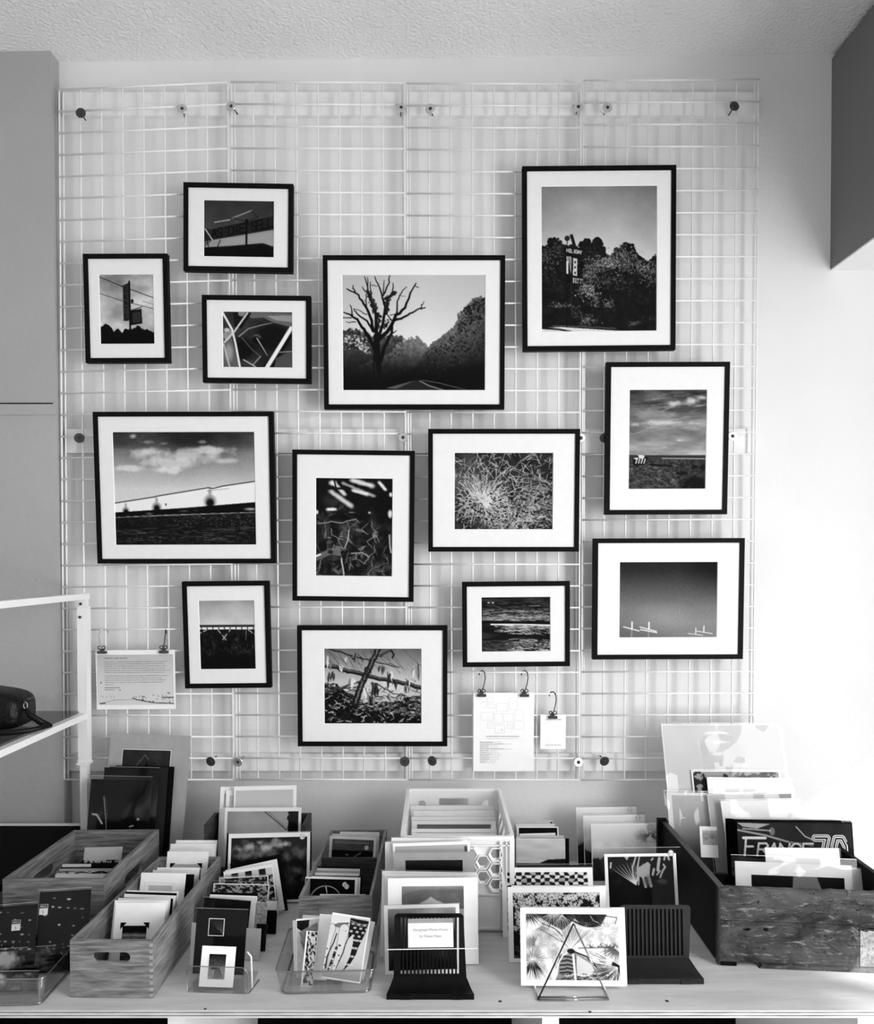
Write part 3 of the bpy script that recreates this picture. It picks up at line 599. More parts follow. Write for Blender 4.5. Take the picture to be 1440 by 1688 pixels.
def ph_water(c):
    c.rect = (245, 249, 761, 658)
    t = c.noise(6, 34, 4); c.a[:] = .06+.18*np.clip(t-.35, 0, 1)*2
    def bands(y0, y1, n, lo, hi, x0=245, x1=761):
        for k in range(n):
            y = y0+c.rs.rand()*(y1-y0); x = x0+c.rs.rand()*(x1-x0); l = 15+c.rs.rand()*70; c.line([(x, y), (x+l*.5, y+c.rs.randn()*4), (x+l, y+c.rs.randn()*5)], 3+c.rs.rand()*3, lo+c.rs.rand()*(hi-lo), .8)
    bands(340, 420, 130, .3, .7); bands(395, 430, 90, .45, .75); bands(260, 340, 30, .15, .35); bands(455, 530, 110, .5, .95, 330); bands(560, 655, 120, .4, .9, 420); bands(570, 655, 50, .15, .4, 245, 420)
    c.line([(245, 432), (500, 440), (761, 446)], 22, .03); c.line([(320, 452), (560, 455), (761, 462)], 10, .92); c.line([(380, 520), (480, 535), (700, 545)], 22, .05); c.ell((420, 548), 120, 14, .05, .9, .4); c.line([(250, 470), (330, 500)], 26, .05)
    for k in range(90): x, y = 640+c.rs.rand()*110, 510+c.rs.rand()*110; c.line([(x, y), (x+c.rs.randn()*14, y+c.rs.randn()*8)], 4, .03, .9)
    for x in (302, 333): c.ell((x, 294), 10, 7, .9); c.ell((x, 299), 7, 5, .05)
    c.line([(600, 316), (680, 318)], 3, .7); c.grain(.05)
def ph_wreck(c):
    c.rect = (762, 419, 1241, 789)
    c.ramp([0, .25, .45, .7, 1], [.38, .62, .80, .72, .5]); c.a += (c.noise(6)-.5)*.14
    m = c.land([(762, 585), (830, 600), (900, 640), (960, 690), (1100, 680), (1241, 650)], .04, 16); t = c.noise(36, 44, 3); c.a[:] = np.where(m, .05+.75*np.clip(t-.42, 0, 1)*2.0, c.a)
    m2 = c.land([(762, 630), (850, 650), (960, 720), (1241, 760)], .04, 12); c.mix(m2*.8, .03)
    for k in range(420): x, y = 762+c.rs.rand()*479, 600+c.rs.rand()**.8*185; a = c.rs.randn()*.6; l = 6+c.rs.rand()*22; c.line(c.wig([(x, y), (x+math.cos(a)*l, y+math.sin(a)*l)], 3, 2), 2+c.rs.rand()*3, c.rs.choice([.03, .03, .06, .85, .55] if y > 640 else [.05, .4, .9]), .8)
    for pts, w1, w2 in (([(762, 503), (830, 515), (900, 535), (1010, 560), (1120, 582), (1241, 612)], 20, 20), ([(790, 422), (900, 455), (1000, 480), (1130, 512)], 10, 3), ([(1032, 419), (1000, 480), (965, 560), (935, 620), (915, 690)], 26, 34), ([(1040, 458), (1065, 440), (1090, 430)], 11, 9), ([(762, 640), (880, 602), (960, 575)], 12, 8), ([(770, 610), (850, 620), (940, 600)], 7, 5), ([(1010, 590), (1100, 640), (1180, 660)], 6, 3)):
        P = c.wig(pts, 4, 4); c.line(P, w1, .10, w2=w2); c.line([(p[0]+2, p[1]-w1*.18) for p in P], w1*.35, .45, .7, w2=w2*.3)
    c.line([(1092, 430), (1105, 450), (1098, 465)], 9, .12); c.line([(1150, 425), (1190, 465)], 2.5, .3); c.line([(1080, 490), (1130, 515)], 3, .2)
    for x, y, l in ((785, 450, 90), (800, 530, 60), (920, 430, 70), (905, 560, 50), (970, 500, 60), (990, 580, 80), (1020, 580, 110), (1085, 530, 80), (1110, 560, 60), (1215, 495, 85), (840, 490, 40), (965, 610, 70), (1000, 640, 60), (1150, 590, 50), (870, 455, 40), (1050, 500, 50), (1180, 560, 40)):
        for k in range(4):
            x1 = x+c.rs.randn()*9; y1 = y+c.rs.rand()*12; ll = l*(.5+.6*c.rs.rand()); wd = 4+5*c.rs.rand(); dx = c.rs.randn()*9
            c.poly([(x1-wd*.4, y1), (x1+wd*.5, y1+3), (x1+dx+wd*.9, y1+ll*.55), (x1+dx*1.3, y1+ll), (x1+dx-wd*.8, y1+ll*.5)], c.rs.choice([.10, .22, .5, .9]), .9)
    for k in range(22): x = 770+c.rs.rand()*450; y = 425+c.rs.rand()*70; c.line(c.wig([(x, y), (x+30+c.rs.rand()*60, y+30+c.rs.rand()*50)], 5, 3), 1.5, .12, .8)
    c.grain(.06)
# ---- smaller prints among the goods
def pk(seed): return np.random.RandomState(seed)
def ph_clouds(c):
    c.rect = (355, 735, 1250, 1540); t = c.noise(5, None, 5); c.a[:] = .06+.06*t
    for p, rx, ry, v in (((650, 960), 360, 70, .50), ((470, 890), 110, 55, .72), ((580, 850), 90, 60, .78), ((700, 800), 80, 40, .70), ((760, 860), 130, 70, .85), ((930, 830), 120, 55, .80), ((1000, 830), 65, 45, .85), ((880, 780), 60, 40, .6), ((1170, 940), 110, 80, .40), ((1010, 1000), 70, 80, .45), ((1130, 1170), 120, 60, .42), ((1060, 1290), 110, 160, .28), ((520, 790), 60, 40, .3)): c.ell(p, rx, ry, v, .85, .8, 1.3)
    c.ell((1130, 1070), 110, 46, .08, .8, .8, .6); c.ell((410, 920), 50, 36, .12, .9, .6, .6); c.ell((650, 825), 36, 20, .18, .8, .6, .6); c.ell((860, 900), 60, 20, .45, .7, .8, .8); c.grain(.04)
def ph_wires(c):
    c.rect = (325, 408, 1160, 1010); c.ramp([0, .5, 1], [.66, .78, .5]); c.a -= .25*np.clip(.25-c.U, 0, 1)*2; c.a += (c.noise(4)-.5)*.12
    c.line([(755, 408), (900, 500), (1020, 580)], 9, .1); c.line([(795, 408), (930, 500), (1030, 575)], 5, .35)
    m = (c.U > .86+.06*(c.noise(4, 10, 3)-.5)*2) ; c.mix(m*1.0, .03); c.line([(1045, 520), (1045, 1010)], 14, .04); c.mix((c.V > .8)*.7, .15)
def ph_cactus(c):
    c.rect = (410, 175, 1100, 700); c.ramp([0, .3, 1], [.80, .84, .6])
    c.ell((470, 350), 55, 42, .04, rough=.3); c.ell((1080, 350), 80, 20, .05, rough=.4); c.mix((c.V > .36)*1.0, .1)
def ph_seams(c, seed=3):
    c.a[:] = .15+.7*(c.noise(22, 30, 2) > .52); c.a *= .6+.4*c.noise(4)
def ph_checks(c):
    rs = pk(5); c.a[:] = .93; n, m = 17, 18
    G = [[((i+(rs.rand()-.5)*.55)/n, (j+(rs.rand()-.5)*.55)/m) for i in range(n+1)] for j in range(m+1)]
    for j in range(m):
        for i in range(n):
            if (i+j) % 2 == 0: c.poly([G[j][i], G[j][i+1], G[j+1][i+1], G[j+1][i]], .04, raw=True)
            elif rs.rand() < .2: c.poly([G[j][i], G[j][i+1], G[j+1][i+1], G[j+1][i]], .7, raw=True)
def ph_daisies(c):
    c.a[:] = .05; rs = pk(8); c.rect = (0, 0, 1, 1)
    for k in range(300):
        x, y = rs.rand(), rs.rand()**1.5; r = .011+.009*rs.rand()
        if y > .55 and rs.rand() < .55: continue
        for p in range(6): a = p*1.05+rs.rand(); c.line([(x, y), (x+math.cos(a)*r*1.7, y+math.sin(a)*r*1.7/c.asp)], r*.75, .9, .9)
        c.ell((x, y), r*.55, r*.55, .05)
    c.mix((c.V > .75)*.7, .03)
def ph_palms(c):
    c.rect = (300, 636, 1318, 1478); c.a[:] = .92-.30*np.clip(c.noise(16)-.45, 0, 1)*2
    def fan(x, y, a0, a1, l, n, v, wd=9, al=.9):
        for k in range(n):
            a = a0+(a1-a0)*k/(n-1)+c.rs.randn()*.03; ll = l*(.75+.35*c.rs.rand()); m_ = (x+math.cos(a)*ll*.35, y+math.sin(a)*ll*.35)
            c.line([(x, y), m_], wd*.5, v, al, w2=wd); c.line([m_, (x+math.cos(a)*ll, y+math.sin(a)*ll)], wd, v, al, w2=1)
    c.poly([(380, 636), (900, 636), (700, 850), (560, 760)], .12, .8); fan(640, 600, .35, 2.8, 260, 30, .04, 14); fan(600, 610, .5, 2.5, 210, 16, .85, 6); fan(700, 640, 1.0, 2.2, 210, 8, .9, 5)
    c.poly([(830, 640), (1190, 640), (1120, 790), (960, 800), (860, 720)], .10, .9); fan(960, 800, -2.7, -.1, 200, 26, .05, 16); fan(960, 800, -2.4, -.5, 160, 9, .75, 4); fan(985, 640, .2, 2.9, 190, 20, .04, 13); c.line([(1010, 665), (1040, 720), (1090, 745)], 10, .55)
    fan(330, 620, .3, 2.2, 190, 14, .06, 15); fan(330, 620, .4, 2.0, 170, 6, .8, 5)
    fan(1185, 850, 0, 6.28, 170, 44, .45, 7, .7); fan(1185, 850, 0, 6.28, 150, 36, .98, 6)
    c.poly([(700, 880), (790, 1080), (880, 860), (760, 770)], .60, .8); fan(780, 1085, -2.3, -.85, 340, 22, .55, 12); fan(780, 1085, -2.2, -.9, 330, 16, .95, 7)
    fan(390, 1000, 0, 6.28, 130, 36, .40, 8, .7); c.ell((340, 1010), 45, 60, .55, .8, .6); fan(400, 1000, -1, 1.5, 110, 14, .9, 6)
    fan(365, 1210, 0, 6.28, 150, 40, .15, 8, .8); fan(365, 1220, .9, 2.1, 260, 15, .06, 14); fan(365, 1215, 0, 6.28, 130, 26, .96, 6)
    fan(470, 800, .3, 2.6, 150, 16, .5, 6, .6); fan(600, 900, 0, 6.28, 110, 22, .55, 5, .5)
    c.poly([(640, 1400), (660, 1160), (800, 1110), (1130, 1300), (1200, 1478), (610, 1478)], .50, .9); c.poly([(850, 1160), (1060, 1310), (1000, 1420), (840, 1440)], .90, .85)
    for y in (1190, 1240, 1290, 1340, 1385): c.line(c.wig([(665, y), (740, y-12), (830, y+6)], 6, 3), 15, .06)
    for k in range(60): x, y = 620+c.rs.rand()*560, 1390+c.rs.rand()*85; c.line([(x, y), (x+20+c.rs.rand()*60, y+c.rs.randn()*8)], 7, c.rs.choice([.04, .04, .9]), .9)
    c.line([(790, 1110), (700, 1160), (650, 1260), (630, 1390)], 18, .92); c.line([(830, 1120), (960, 1180), (1060, 1310)], 15, .06); c.line([(830, 1100), (1000, 1160), (1130, 1270)], 14, .97); c.line([(690, 1150), (640, 1260)], 5, .1)
    c.line([(810, 1140), (820, 1300), (830, 1470)], 24, .97); c.line([(828, 1150), (838, 1300), (848, 1470)], 6, .15); c.ell((790, 1110), 44, 26, .06, 1, .3, .8); c.line([(870, 1072), (1260, 1058)], 8, .08); c.line([(1160, 1060), (1160, 1200)], 6, .12)
    for k in range(40): x = 960+c.rs.rand()*340; c.line([(x, 1000+c.rs.rand()*50), (x+c.rs.randn()*20, 1060)], 5, .2, .7)
    fan(1270, 1080, .8, 3.6, 180, 24, .30, 9, .8); fan(1310, 1290, 1.5, 3.7, 300, 36, .05, 14); fan(1290, 1310, 1.5, 3.5, 260, 16, .92, 6); fan(1240, 1220, 2.0, 3.6, 170, 12, .97, 10)
    c.line([(450, 830), (700, 1000)], 6, .3); c.line([(480, 760), (620, 830), (700, 920)], 8, .15); c.line([(1100, 650), (1300, 680), (1280, 760)], 7, .08); c.grain(.08)
def ph_nightplants(c):
    c.rect = (115, 490, 730, 1500); c.a[:] = .025+.10*np.clip(c.noise(10)-.5, 0, 1)
    for k in range(9): a = -2.35+k*.13; c.line([(370, 870), (370+math.cos(a)*300, 870+math.sin(a)*300)], 9, .85, w2=2)
    for pts, wd in (([(350, 800), (345, 640), (380, 500)], 14), ([(385, 820), (390, 640), (415, 500)], 12), ([(580, 680), (590, 590), (600, 520)], 26), ([(600, 775), (625, 690), (650, 640), (635, 605)], 16), ([(530, 740), (545, 665)], 20), ([(540, 520), (525, 545)], 14), ([(645, 540), (655, 490)], 16), ([(690, 540), (680, 490)], 18), ([(140, 640), (147, 575)], 16), ([(570, 740), (600, 690)], 14), ([(395, 870), (400, 780)], 12), ([(460, 900), (440, 780)], 22), ([(510, 890), (480, 690)], 26)): c.line(pts, wd, .72)
    c.poly([(390, 650), (490, 565), (515, 600), (505, 690), (500, 770), (395, 770), (375, 720)], .66); c.poly([(270, 490), (320, 490), (295, 545)], .7); c.ell((480, 820), 50, 60, .4, .7, .6, 1.2); c.ell((620, 830), 80, 30, .4, .6, .6, 1.4); c.ell((200, 830), 60, 40, .15, .6, .6, 1)
    c.mix((c.V > .42)*.85, .03)
def ph_hill(c):
    c.rect = (340, 10, 1145, 500); c.ramp([0, .1, .5, 1], [.62, .40, .36, .5]); c.a += (c.noise(12)-.5)*.12; c.poly([(340, 10), (800, 10), (500, 60), (340, 100)], .55, .5)
    c.ell((725, 245), 200, 120, .70); c.poly([(560, 200), (720, 118), (900, 215), (720, 170)], .74); c.ell((730, 250), 150, 80, .88); c.ell((750, 215), 50, 28, .6, .9, .4); c.mix((c.V > .47)*.6, .75)
def ph_coast(c):
    c.rect = (220, 590, 850, 930); c.a[:] = .90+(c.noise(2, 10)-.5)*.2; c.poly([(520, 800), (620, 770), (850, 762), (850, 805), (520, 805)], .12)
    m = c.V > .62; c.a[:] = np.where(m, .22+.3*c.noise(10, 30, 3), c.a)
def ph_fog(c):
    c.ramp([0, .4, .7, 1], [.97, .95, .5, .08]); c.a += (c.noise(8)-.5)*.15*(c.V > .3); m = c.land([(0, .6), (.2, .55), (.5, .7), (1, .8)], .12, 8); c.mix(m*.8, .06)
def ph_flowertop(c):
    ph_fog(c); k = np.clip((c.U-.62)*4, 0, 1)*np.clip(1-np.abs(c.V-.2)*6, 0, 1); t = c.noise(20, None, 4); c.mix(np.clip(k*(t > .45)*(.3+c.V*2), 0, .9), .12)
def ph_mountain(c):
    c.ramp([0, 1], [.06, .35]); m = c.land([(0, .1), (.2, .2), (.3, .35), (.45, .4), (.6, .65), (.75, .7), (1, 1)], .05, 6); c.mix(m*1.0, .02)
def ph_wave(c):
    c.ramp([0, .5, .52, 1], [.06, .35, .55, .6]); c.a += (c.noise(10, 20)-.5)*.25; c.rect = (0, 0, 1, 1)
    for k in range(9): c.line([(.45+k*.02, .5), (.35+k*.06, .95)], .03, .06+.5*(k % 2)); 
    c.ell((.3, .55), .22, .1, .08, .9, .4, .8); c.line([(.2, .48), (.9, .48)], .03, .2)
def ph_legs(c):
    c.rect = (735, 195, 1215, 1085); c.ramp([0, .7, 1], [.80, .78, .62])
    c.poly([(735, 195), (975, 195), (975, 290), (740, 370)], .86); c.poly([(745, 365), (850, 310), (975, 285), (880, 395), (860, 375)], .42); c.line([(745, 365), (850, 310), (975, 285)], 5, .1)
    for pts, w1, w2 in (([(760, 400), (740, 600), (745, 750), (750, 950)], 100, 50), ([(920, 390), (910, 600), (905, 720), (870, 950)], 120, 48)): c.line(pts, w1+8, .08, w2=w2+8); c.line(pts, w1, .82, w2=w2)
    c.line([(835, 465), (815, 600), (790, 690), (765, 800), (765, 960)], 14, .05); c.line([(990, 500), (965, 600), (955, 720), (900, 930)], 9, .05); c.line([(862, 660), (840, 800), (805, 985)], 34, .25, w2=22)
    for k in range(5): c.line([(845-k*8, 700+k*60), (865-k*9, 705+k*60)], 20, .05 if k % 2 else .8)
    c.poly([(975, 215), (1215, 225), (1190, 400), (1130, 620), (1110, 740), (1060, 860), (965, 1000), (1000, 920), (1045, 760), (1055, 560), (1040, 440), (985, 520)], .10)
    for j, y in enumerate((300, 355, 410, 470, 530, 585, 640, 700, 760, 820, 880)):
        for i in range(3):
            x = 1000+i*75+(j % 2)*36-j*3; 
            if j > 3: x = 1070+(i-.6)*40-max(0, j-6)*14
            c.poly([(x, y-24), (x+34, y-26), (x+32, y+4), (x-2, y+4)], .80, .9 if (j > 3) == (j % 2 == 0) or j <= 3 else 0)
    c.line([(990, 250), (1100, 290), (1210, 270)], 8, .6); c.line([(985, 280), (1100, 310), (1205, 300)], 6, .55)
    for x, y, r in ((895, 620, 26), (720, 600, 18), (750, 690, 16), (905, 760, 18), (915, 835, 12), (870, 910, 12), (940, 410, 10), (745, 810, 14), (750, 920, 16)):
        c.poly([(x-r, y-r*.4), (x, y-r*.2), (x+r*.2, y-r), (x+r*.4, y-r*.1), (x+r, y), (x+r*.3, y+r*.4), (x+r*.2, y+r), (x-r*.3, y+r*.3), (x-r, y+r*.7), (x-r*.4, y)], .10)
def ph_zine(c):
    c.a[:] = .82; c.rect = (0, 0, 1, 1); c.poly([(0, 0), (.55, 0), (.5, .12), (.2, .18), (0, .12)], .08); c.poly([(.1, .2), (.9, .05), (.9, .45), (.3, .5)], .55); c.poly([(.1, .3), (.5, .5), (.55, .9), (.4, .95), (.35, .55)], .45)
    c.a += (c.noise(14)-.5)*.2
def ph_patch(c):
    c.a[:] = np.where(c.noise(9, 26, 2) > .5, .10, .80)
def ph_graphic(c):
    """dark racing card with big slanted lettering"""
    c.rect = (280, 120, 1250, 640); c.a[:] = .07+.10*c.noise(8); c.line([(280, 175), (520, 215), (720, 265), (910, 285)], 16, .55); c.line([(780, 150), (850, 220), (915, 245)], 10, .6); c.ell((575, 185), 24, 34, .4); c.poly([(280, 120), (560, 130), (450, 165), (330, 150)], .7, .8)
    c.line([(330, 165), (560, 180)], 12, .85, .6)
    for i, (ch, x) in enumerate(zip('FRANCE', (335, 440, 530, 620, 715, 815))):
        h, y = (130, 362) if i == 0 else (88, 362)
        for seg in FONT[ch]:
            P = [(x+px*80+py*18, y-py*h) for px, py in seg]; c.line(P, 26, .05)
        for seg in FONT[ch]: c.line([(x+px*80+py*18, y-py*h) for px, py in seg], 17, .80)
    c.line([(330, 234), (515, 234)], 22, .80)
    for wd, v in ((58, .9), (44, .05), (30, .9), (14, .05)):
        c.line([(935, 232), (1035, 232), (975, 420)], wd, v); c.line([(1090, 440), (1090, 290), (1110, 235), (1160, 235), (1190, 290), (1190, 440)], wd, v)
    c.poly([(1200, 250), (1250, 330), (1250, 480), (1225, 480)], .04)
def ph_jar(c):
    c.a[:] = .80; c.rect = (100, 60, 1230, 1300)
    c.line([(430, 230), (440, 300), (450, 460), (450, 900)], 10, .88); c.line([(830, 290), (850, 400), (850, 900)], 10, .72); c.ell((620, 150), 130, 22, .95, .9, .3); c.ell((620, 165), 120, 12, .7, .7, .4); c.line([(480, 190), (760, 190)], 12, .74); c.poly([(480, 200), (760, 200), (830, 300), (850, 900), (450, 900), (440, 300)], .76, .6); c.ell((640, 245), 110, 16, .95, .7, .6, .6); c.ell((620, 370), 110, 20, .92, .7, .6, .6)
def ph_neg(c):
    """contact-strip card: black with rows of bright marks"""
    c.a[:] = .008
    for j in range(6):
        for i in range(6):
            if c.rs.rand() < .62: c.ell((.08+i*.155+c.rs.rand()*.05, .05+j*.115+i*.012), .03+.035*c.rs.rand(), .010+.012*c.rs.rand(), .6+.4*c.rs.rand(), 1, .4)
    for k in range(16): c.ell((.1+c.rs.rand()*.7, .55+c.rs.rand()*.3), .015+.02*c.rs.rand(), .015, .7, .9, .6, .8)
def ph_rock(c):
    c.a[:] = .05+.5*np.clip(c.noise(9)-.45, 0, 1)*2; c.ell((.45, .4), .16, .14, .75, .9, .6, 1.4); c.ell((.75, .3), .12, .1, .35, .8, .6, 1.4)
def ph_dial(c):
    c.rect = (130, 880, 860, 1300); c.a[:] = .025
    c.line([(225, 1115)]+[(440+220*math.cos(a), 1180-195*math.sin(a)) for a in np.linspace(2.8, .5, 16)], 9, .92); c.line([(435, 1000), (455, 1090)], 18, .85, w2=10)
def ph_street(c):
    c.rect = (480, 250, 1190, 600); c.a[:] = .30+.1*c.noise(8); c.poly([(520, 300), (1100, 300), (1100, 330), (540, 335)], .5); c.mix((c.V > .58)*.9, .05); c.ell((740, 530), 40, 10, .8); c.line([(860, 570), (970, 490)], 16, .5); c.ell((1050, 380), 45, 45, .3); c.ell((1045, 380), 20, 20, .1)
def ph_chair(c):
    c.rect = (100, 650, 930, 1500); c.a[:] = .012+.05*np.clip(c.noise(5)-.5, 0, 1)
    c.line([(290, 800), (345, 1030), (380, 1250)], 10, .75, w2=5); c.line([(320, 810), (365, 1010)], 5, .5)
    c.line([(150, 965), (210, 970), (290, 1050)], 26, .72); c.ell((100, 1000), 30, 30, .05); c.ell((790, 1005), 28, 22, .75, .9, .5); c.ell((740, 985), 40, 24, .05); c.line([(690, 1110), (720, 1150), (775, 1250)], 30, .88); c.line([(680, 1075), (730, 1065)], 14, .8); c.ell((710, 1095), 14, 12, .04)
    for k in range(5): c.ell((405+k*33, 1022), 6, 12, .45)
    for k in range(6): c.line([(400+k*30, 1080), (400+k*30, 1250)], 12, .06)
def ph_aframe(c):
    c.rect = (515, 265, 1120, 900); c.a[:] = .14+.08*c.noise(7); c.line([(600, 450), (800, 300), (840, 330)], 8, .42); c.line([(620, 455), (800, 330)], 5, .06); c.poly([(770, 640), (790, 400), (830, 340), (870, 640)], .015); c.line([(930, 330), (1060, 430)], 5, .3)
    for k in range(40): x, y = 520+c.rs.rand()*590, 280+c.rs.rand()*170; c.line([(x, y), (x+60*c.rs.rand()+20, y-40*c.rs.rand())], 3, .25, .5)
# ================================================================== the setting
YW, YG, YP = 2.70, 2.645, 2.641            # back wall, wire grid, projecting pier
zc = lambda x: 3.4725 + 0.0102 * x          # the ceiling sags a little to the left
MB().box(-2.5, 2.45, YW, YW + .12, 0, 3.6).build('wall_back', M['wall'])['kind'] = 'structure'
a0 = at(83, 95, YP); a1 = at(99, 985, YP); sl = (a1.x - a0.x) / (a1.z - a0.z)
xb = a0.x - a0.z * sl; xt = xb + 3.6 * sl
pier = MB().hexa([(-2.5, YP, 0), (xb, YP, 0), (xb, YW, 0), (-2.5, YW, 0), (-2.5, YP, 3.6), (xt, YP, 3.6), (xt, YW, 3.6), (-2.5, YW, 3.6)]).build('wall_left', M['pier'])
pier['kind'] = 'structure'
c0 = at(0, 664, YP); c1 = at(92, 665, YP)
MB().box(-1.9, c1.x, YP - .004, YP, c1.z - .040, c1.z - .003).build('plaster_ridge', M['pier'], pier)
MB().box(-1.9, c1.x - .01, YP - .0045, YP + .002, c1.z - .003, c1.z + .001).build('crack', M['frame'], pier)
MB().hexa([(-2.5, -3.2, zc(-2.5)), (2.5, -3.2, zc(2.5)), (2.5, YW, zc(2.5)), (-2.5, YW, zc(-2.5)), (-2.5, -3.2, 3.7), (2.5, -3.2, 3.7), (2.5, YW, 3.7), (-2.5, YW, 3.7)]).build('ceiling', M['ceil'])['kind'] = 'structure'
MB().box(-2.5, 2.5, -3.2, YW, -.05, 0).build('floor', M['floor'])['kind'] = 'structure'
sx = at(1369, 300, YW).x; sz = at(1369, 443, YW).z
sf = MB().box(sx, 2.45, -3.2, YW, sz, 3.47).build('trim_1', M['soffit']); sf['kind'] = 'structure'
MB().box(sx+.004, 2.45, -3.2, YW, sz-.006, sz).build('underside', M['paper'], sf)  # white panel; light bounced onto the underside is put into its colour
MB().box(-2.62, -2.5, -3.2, YW, 0, 3.6).build('wall_side', M['wall'])['kind'] = 'structure'
MB().box(-2.5, 2.45, -3.3, -3.2, 2.45, 3.6).build('wall_front', M['wall'])['kind'] = 'structure'      # header over the open shop front behind the viewer
# right wall with its window opening
wy0, wy1, wz0, wz1, wx = -2.50, 2.48, .92, 2.66, 2.45
wr = MB(); wr.box(wx, wx+.1, -3.2, wy0, 0, 3.6); wr.box(wx, wx+.1, wy1, YW+.12, 0, 3.6); wr.box(wx, wx+.1, wy0, wy1, 0, wz0); wr.box(wx, wx+.1, wy0, wy1, wz1, 3.6)
wr.build('wall_right', M['wall'])['kind'] = 'structure'
win = bpy.data.objects.new('window_1', None); COL.objects.link(win); win['kind'] = 'structure'
MB().box(wx, wx+.06, wy0, wy0+.05, wz0, wz1).build('jamb', M['rack'], win); MB().box(wx, wx+.06, wy1-.05, wy1, wz0, wz1).build('jamb', M['rack'], win)
MB().box(wx, wx+.06, wy0+.05, wy1-.05, wz0, wz0+.05).build('sill', M['rack'], win); MB().box(wx, wx+.06, wy0+.05, wy1-.05, wz1-.05, wz1).build('head', M['rack'], win)
MB().box(wx, wx+.06, 1.15, 1.19, wz0+.05, wz1-.05).build('mullion', M['rack'], win)
MB().box(wx, wx+.06, -.66, -.62, wz0+.05, wz1-.05).build('mullion', M['rack'], win)
for y0, y1 in ((wy0+.05, -.66), (-.62, 1.15), (1.19, wy1-.05)):
    MB().box(wx+.03, wx+.034, y0, y1, wz0+.05, wz1-.05).build('pane', M['acrylic'], win)
ax = lambda y: 3.86 + .14*(y - .5)
MB().hexa([(wx+.1, -3.6, 2.74), (ax(-3.6), -3.6, 2.74), (ax(4.2), 4.2, 2.74), (wx+.1, 4.2, 2.74), (wx+.1, -3.6, 2.80), (ax(-3.6), -3.6, 2.80), (ax(4.2), 4.2, 2.80), (wx+.1, 4.2, 2.80)]).build('trim_2', M['soffit'])['kind'] = 'structure'      # unseen canopy added outside, its edge shaped to cut the sun patch
# white battens screwed to the wall behind the grid
for i, (xa, ya, xe, ye, tilt) in enumerate(((110, 158, 1246, 196, 0), (113, 709, 1238, 748, 0), (118, 1240, 1238, 1268, 0))):
    p0 = at(xa, ya, YW); p1 = at(xe, ye, YW)
    MB().box(p0.x, p1.x, YW - .022, YW, p1.z, p0.z).build('trim_%d' % (i + 3), M['batten'])['kind'] = 'structure'

# ================================================================== wire grid panels
WR = 0.0031
panels = []
for (tl, tr, bl, br, lab) in (
    (((97.5, 150, 2.652), (375, 137.5, YG), (106, 1284, YG), (384.5, 1284.5, YG)), None, None, None, 'white wire grid panel at the left end, beside the grey pier'),
    (((381, 137, YG), (666, 138, YG), (390, 1284, YG), (670, 1284.5, YG)), None, None, None, 'white wire grid panel second from the grey pier'),
    (((670.5, 139.5, YG), (957, 140, YG), (674.5, 1284.5, YG), (953.5, 1284.5, YG)), None, None, None, 'white wire grid panel third from the grey pier, behind the price list'),
    (((961.5, 134.5, YG), (1250, 133, YG), (958, 1285, YG), (1240, 1284, YG)), None, None, None, 'white wire grid panel at the right end, under the soffit side')):
    A, B, C_, D = [at(*p) for p in tl]
    o = (C_ + D) / 2
    root = empty('wire_grid_panel', o, lab, 'grid panel', 'wire grid panels hung on the wall'); panels.append(root)
    P = lambda s, t: (A*(1-s) + B*s)*(1-t) + (C_*(1-s) + D*s)*t - o
    fy = Vector((0, -2*WR, 0))
    for i in range(33): rod('wire', P(0, i/32) + fy, P(1, i/32) + fy, WR, M['wire'], root)
    for i in range(9): rod('wire', P(i/8, -.001), P(i/8, 1.001), WR, M['wire'], root)
    for s in (.013, .987): rod('wire', P(s, -.001) + Vector((0, .012, 0)), P(s, 1.001) + Vector((0, .012, 0)), WR, M['wire'], root)
me_w = {}
rs = np.random.RandomState(4)
for (x, y, k) in ((133, 186, 'washerd'), (300, 179, 'washer'), (381, 175, 'washer'), (661, 177, 'washer'), (709, 179, 'washer'), (953, 176, 'washer'), (1001, 177, 'washer'), (1210, 175, 'washerd'),
                  (130.5, 722, 'washerd'), (664, 721, 'washer'), (1207, 719, 'washerl'), (996, 722, 'washerd'), (957, 722, 'washer'), (347, 1255.5, 'washerd'), (392, 1256, 'washer'), (667, 1255.5, 'washerd'), (712, 1254.5, 'washerd'), (953, 1256.5, 'washer'), (996, 1255, 'washerd')):
    pan = panels[0] if x < 378 else panels[1] if x < 668 else panels[2] if x < 959 else panels[3]
    if k not in me_w:
        a = MB().lathe([(.0050, 0), (.0050, -.0005), (.0065, -.0018), (.0155, -.0018), (.0170, 0), (.0170, .0010), (.0050, .0010), (.0050, 0)], 22).mesh('washer', False); a.materials.append(M[k])
        b = MB().lathe([(0, -.0035), (.0035, -.0035), (.0055, -.0015), (.0055, .0), (.0022, .001), (.0022, .045), (0, .047)], 14).mesh('screw', True); b.materials.append(M['screw'])
        me_w[k] = (a, b)
    p = at(x, y, YG - .0135) - pan.location
    mx = Matrix.Translation(p) @ Matrix.Rotation(rs.randn()*.10, 4, 'X') @ Matrix.Rotation(rs.randn()*.16, 4, 'Z')
    ws = link('washer', me_w[k][0], None, pan, mx); link('screw', me_w[k][1], None, ws)

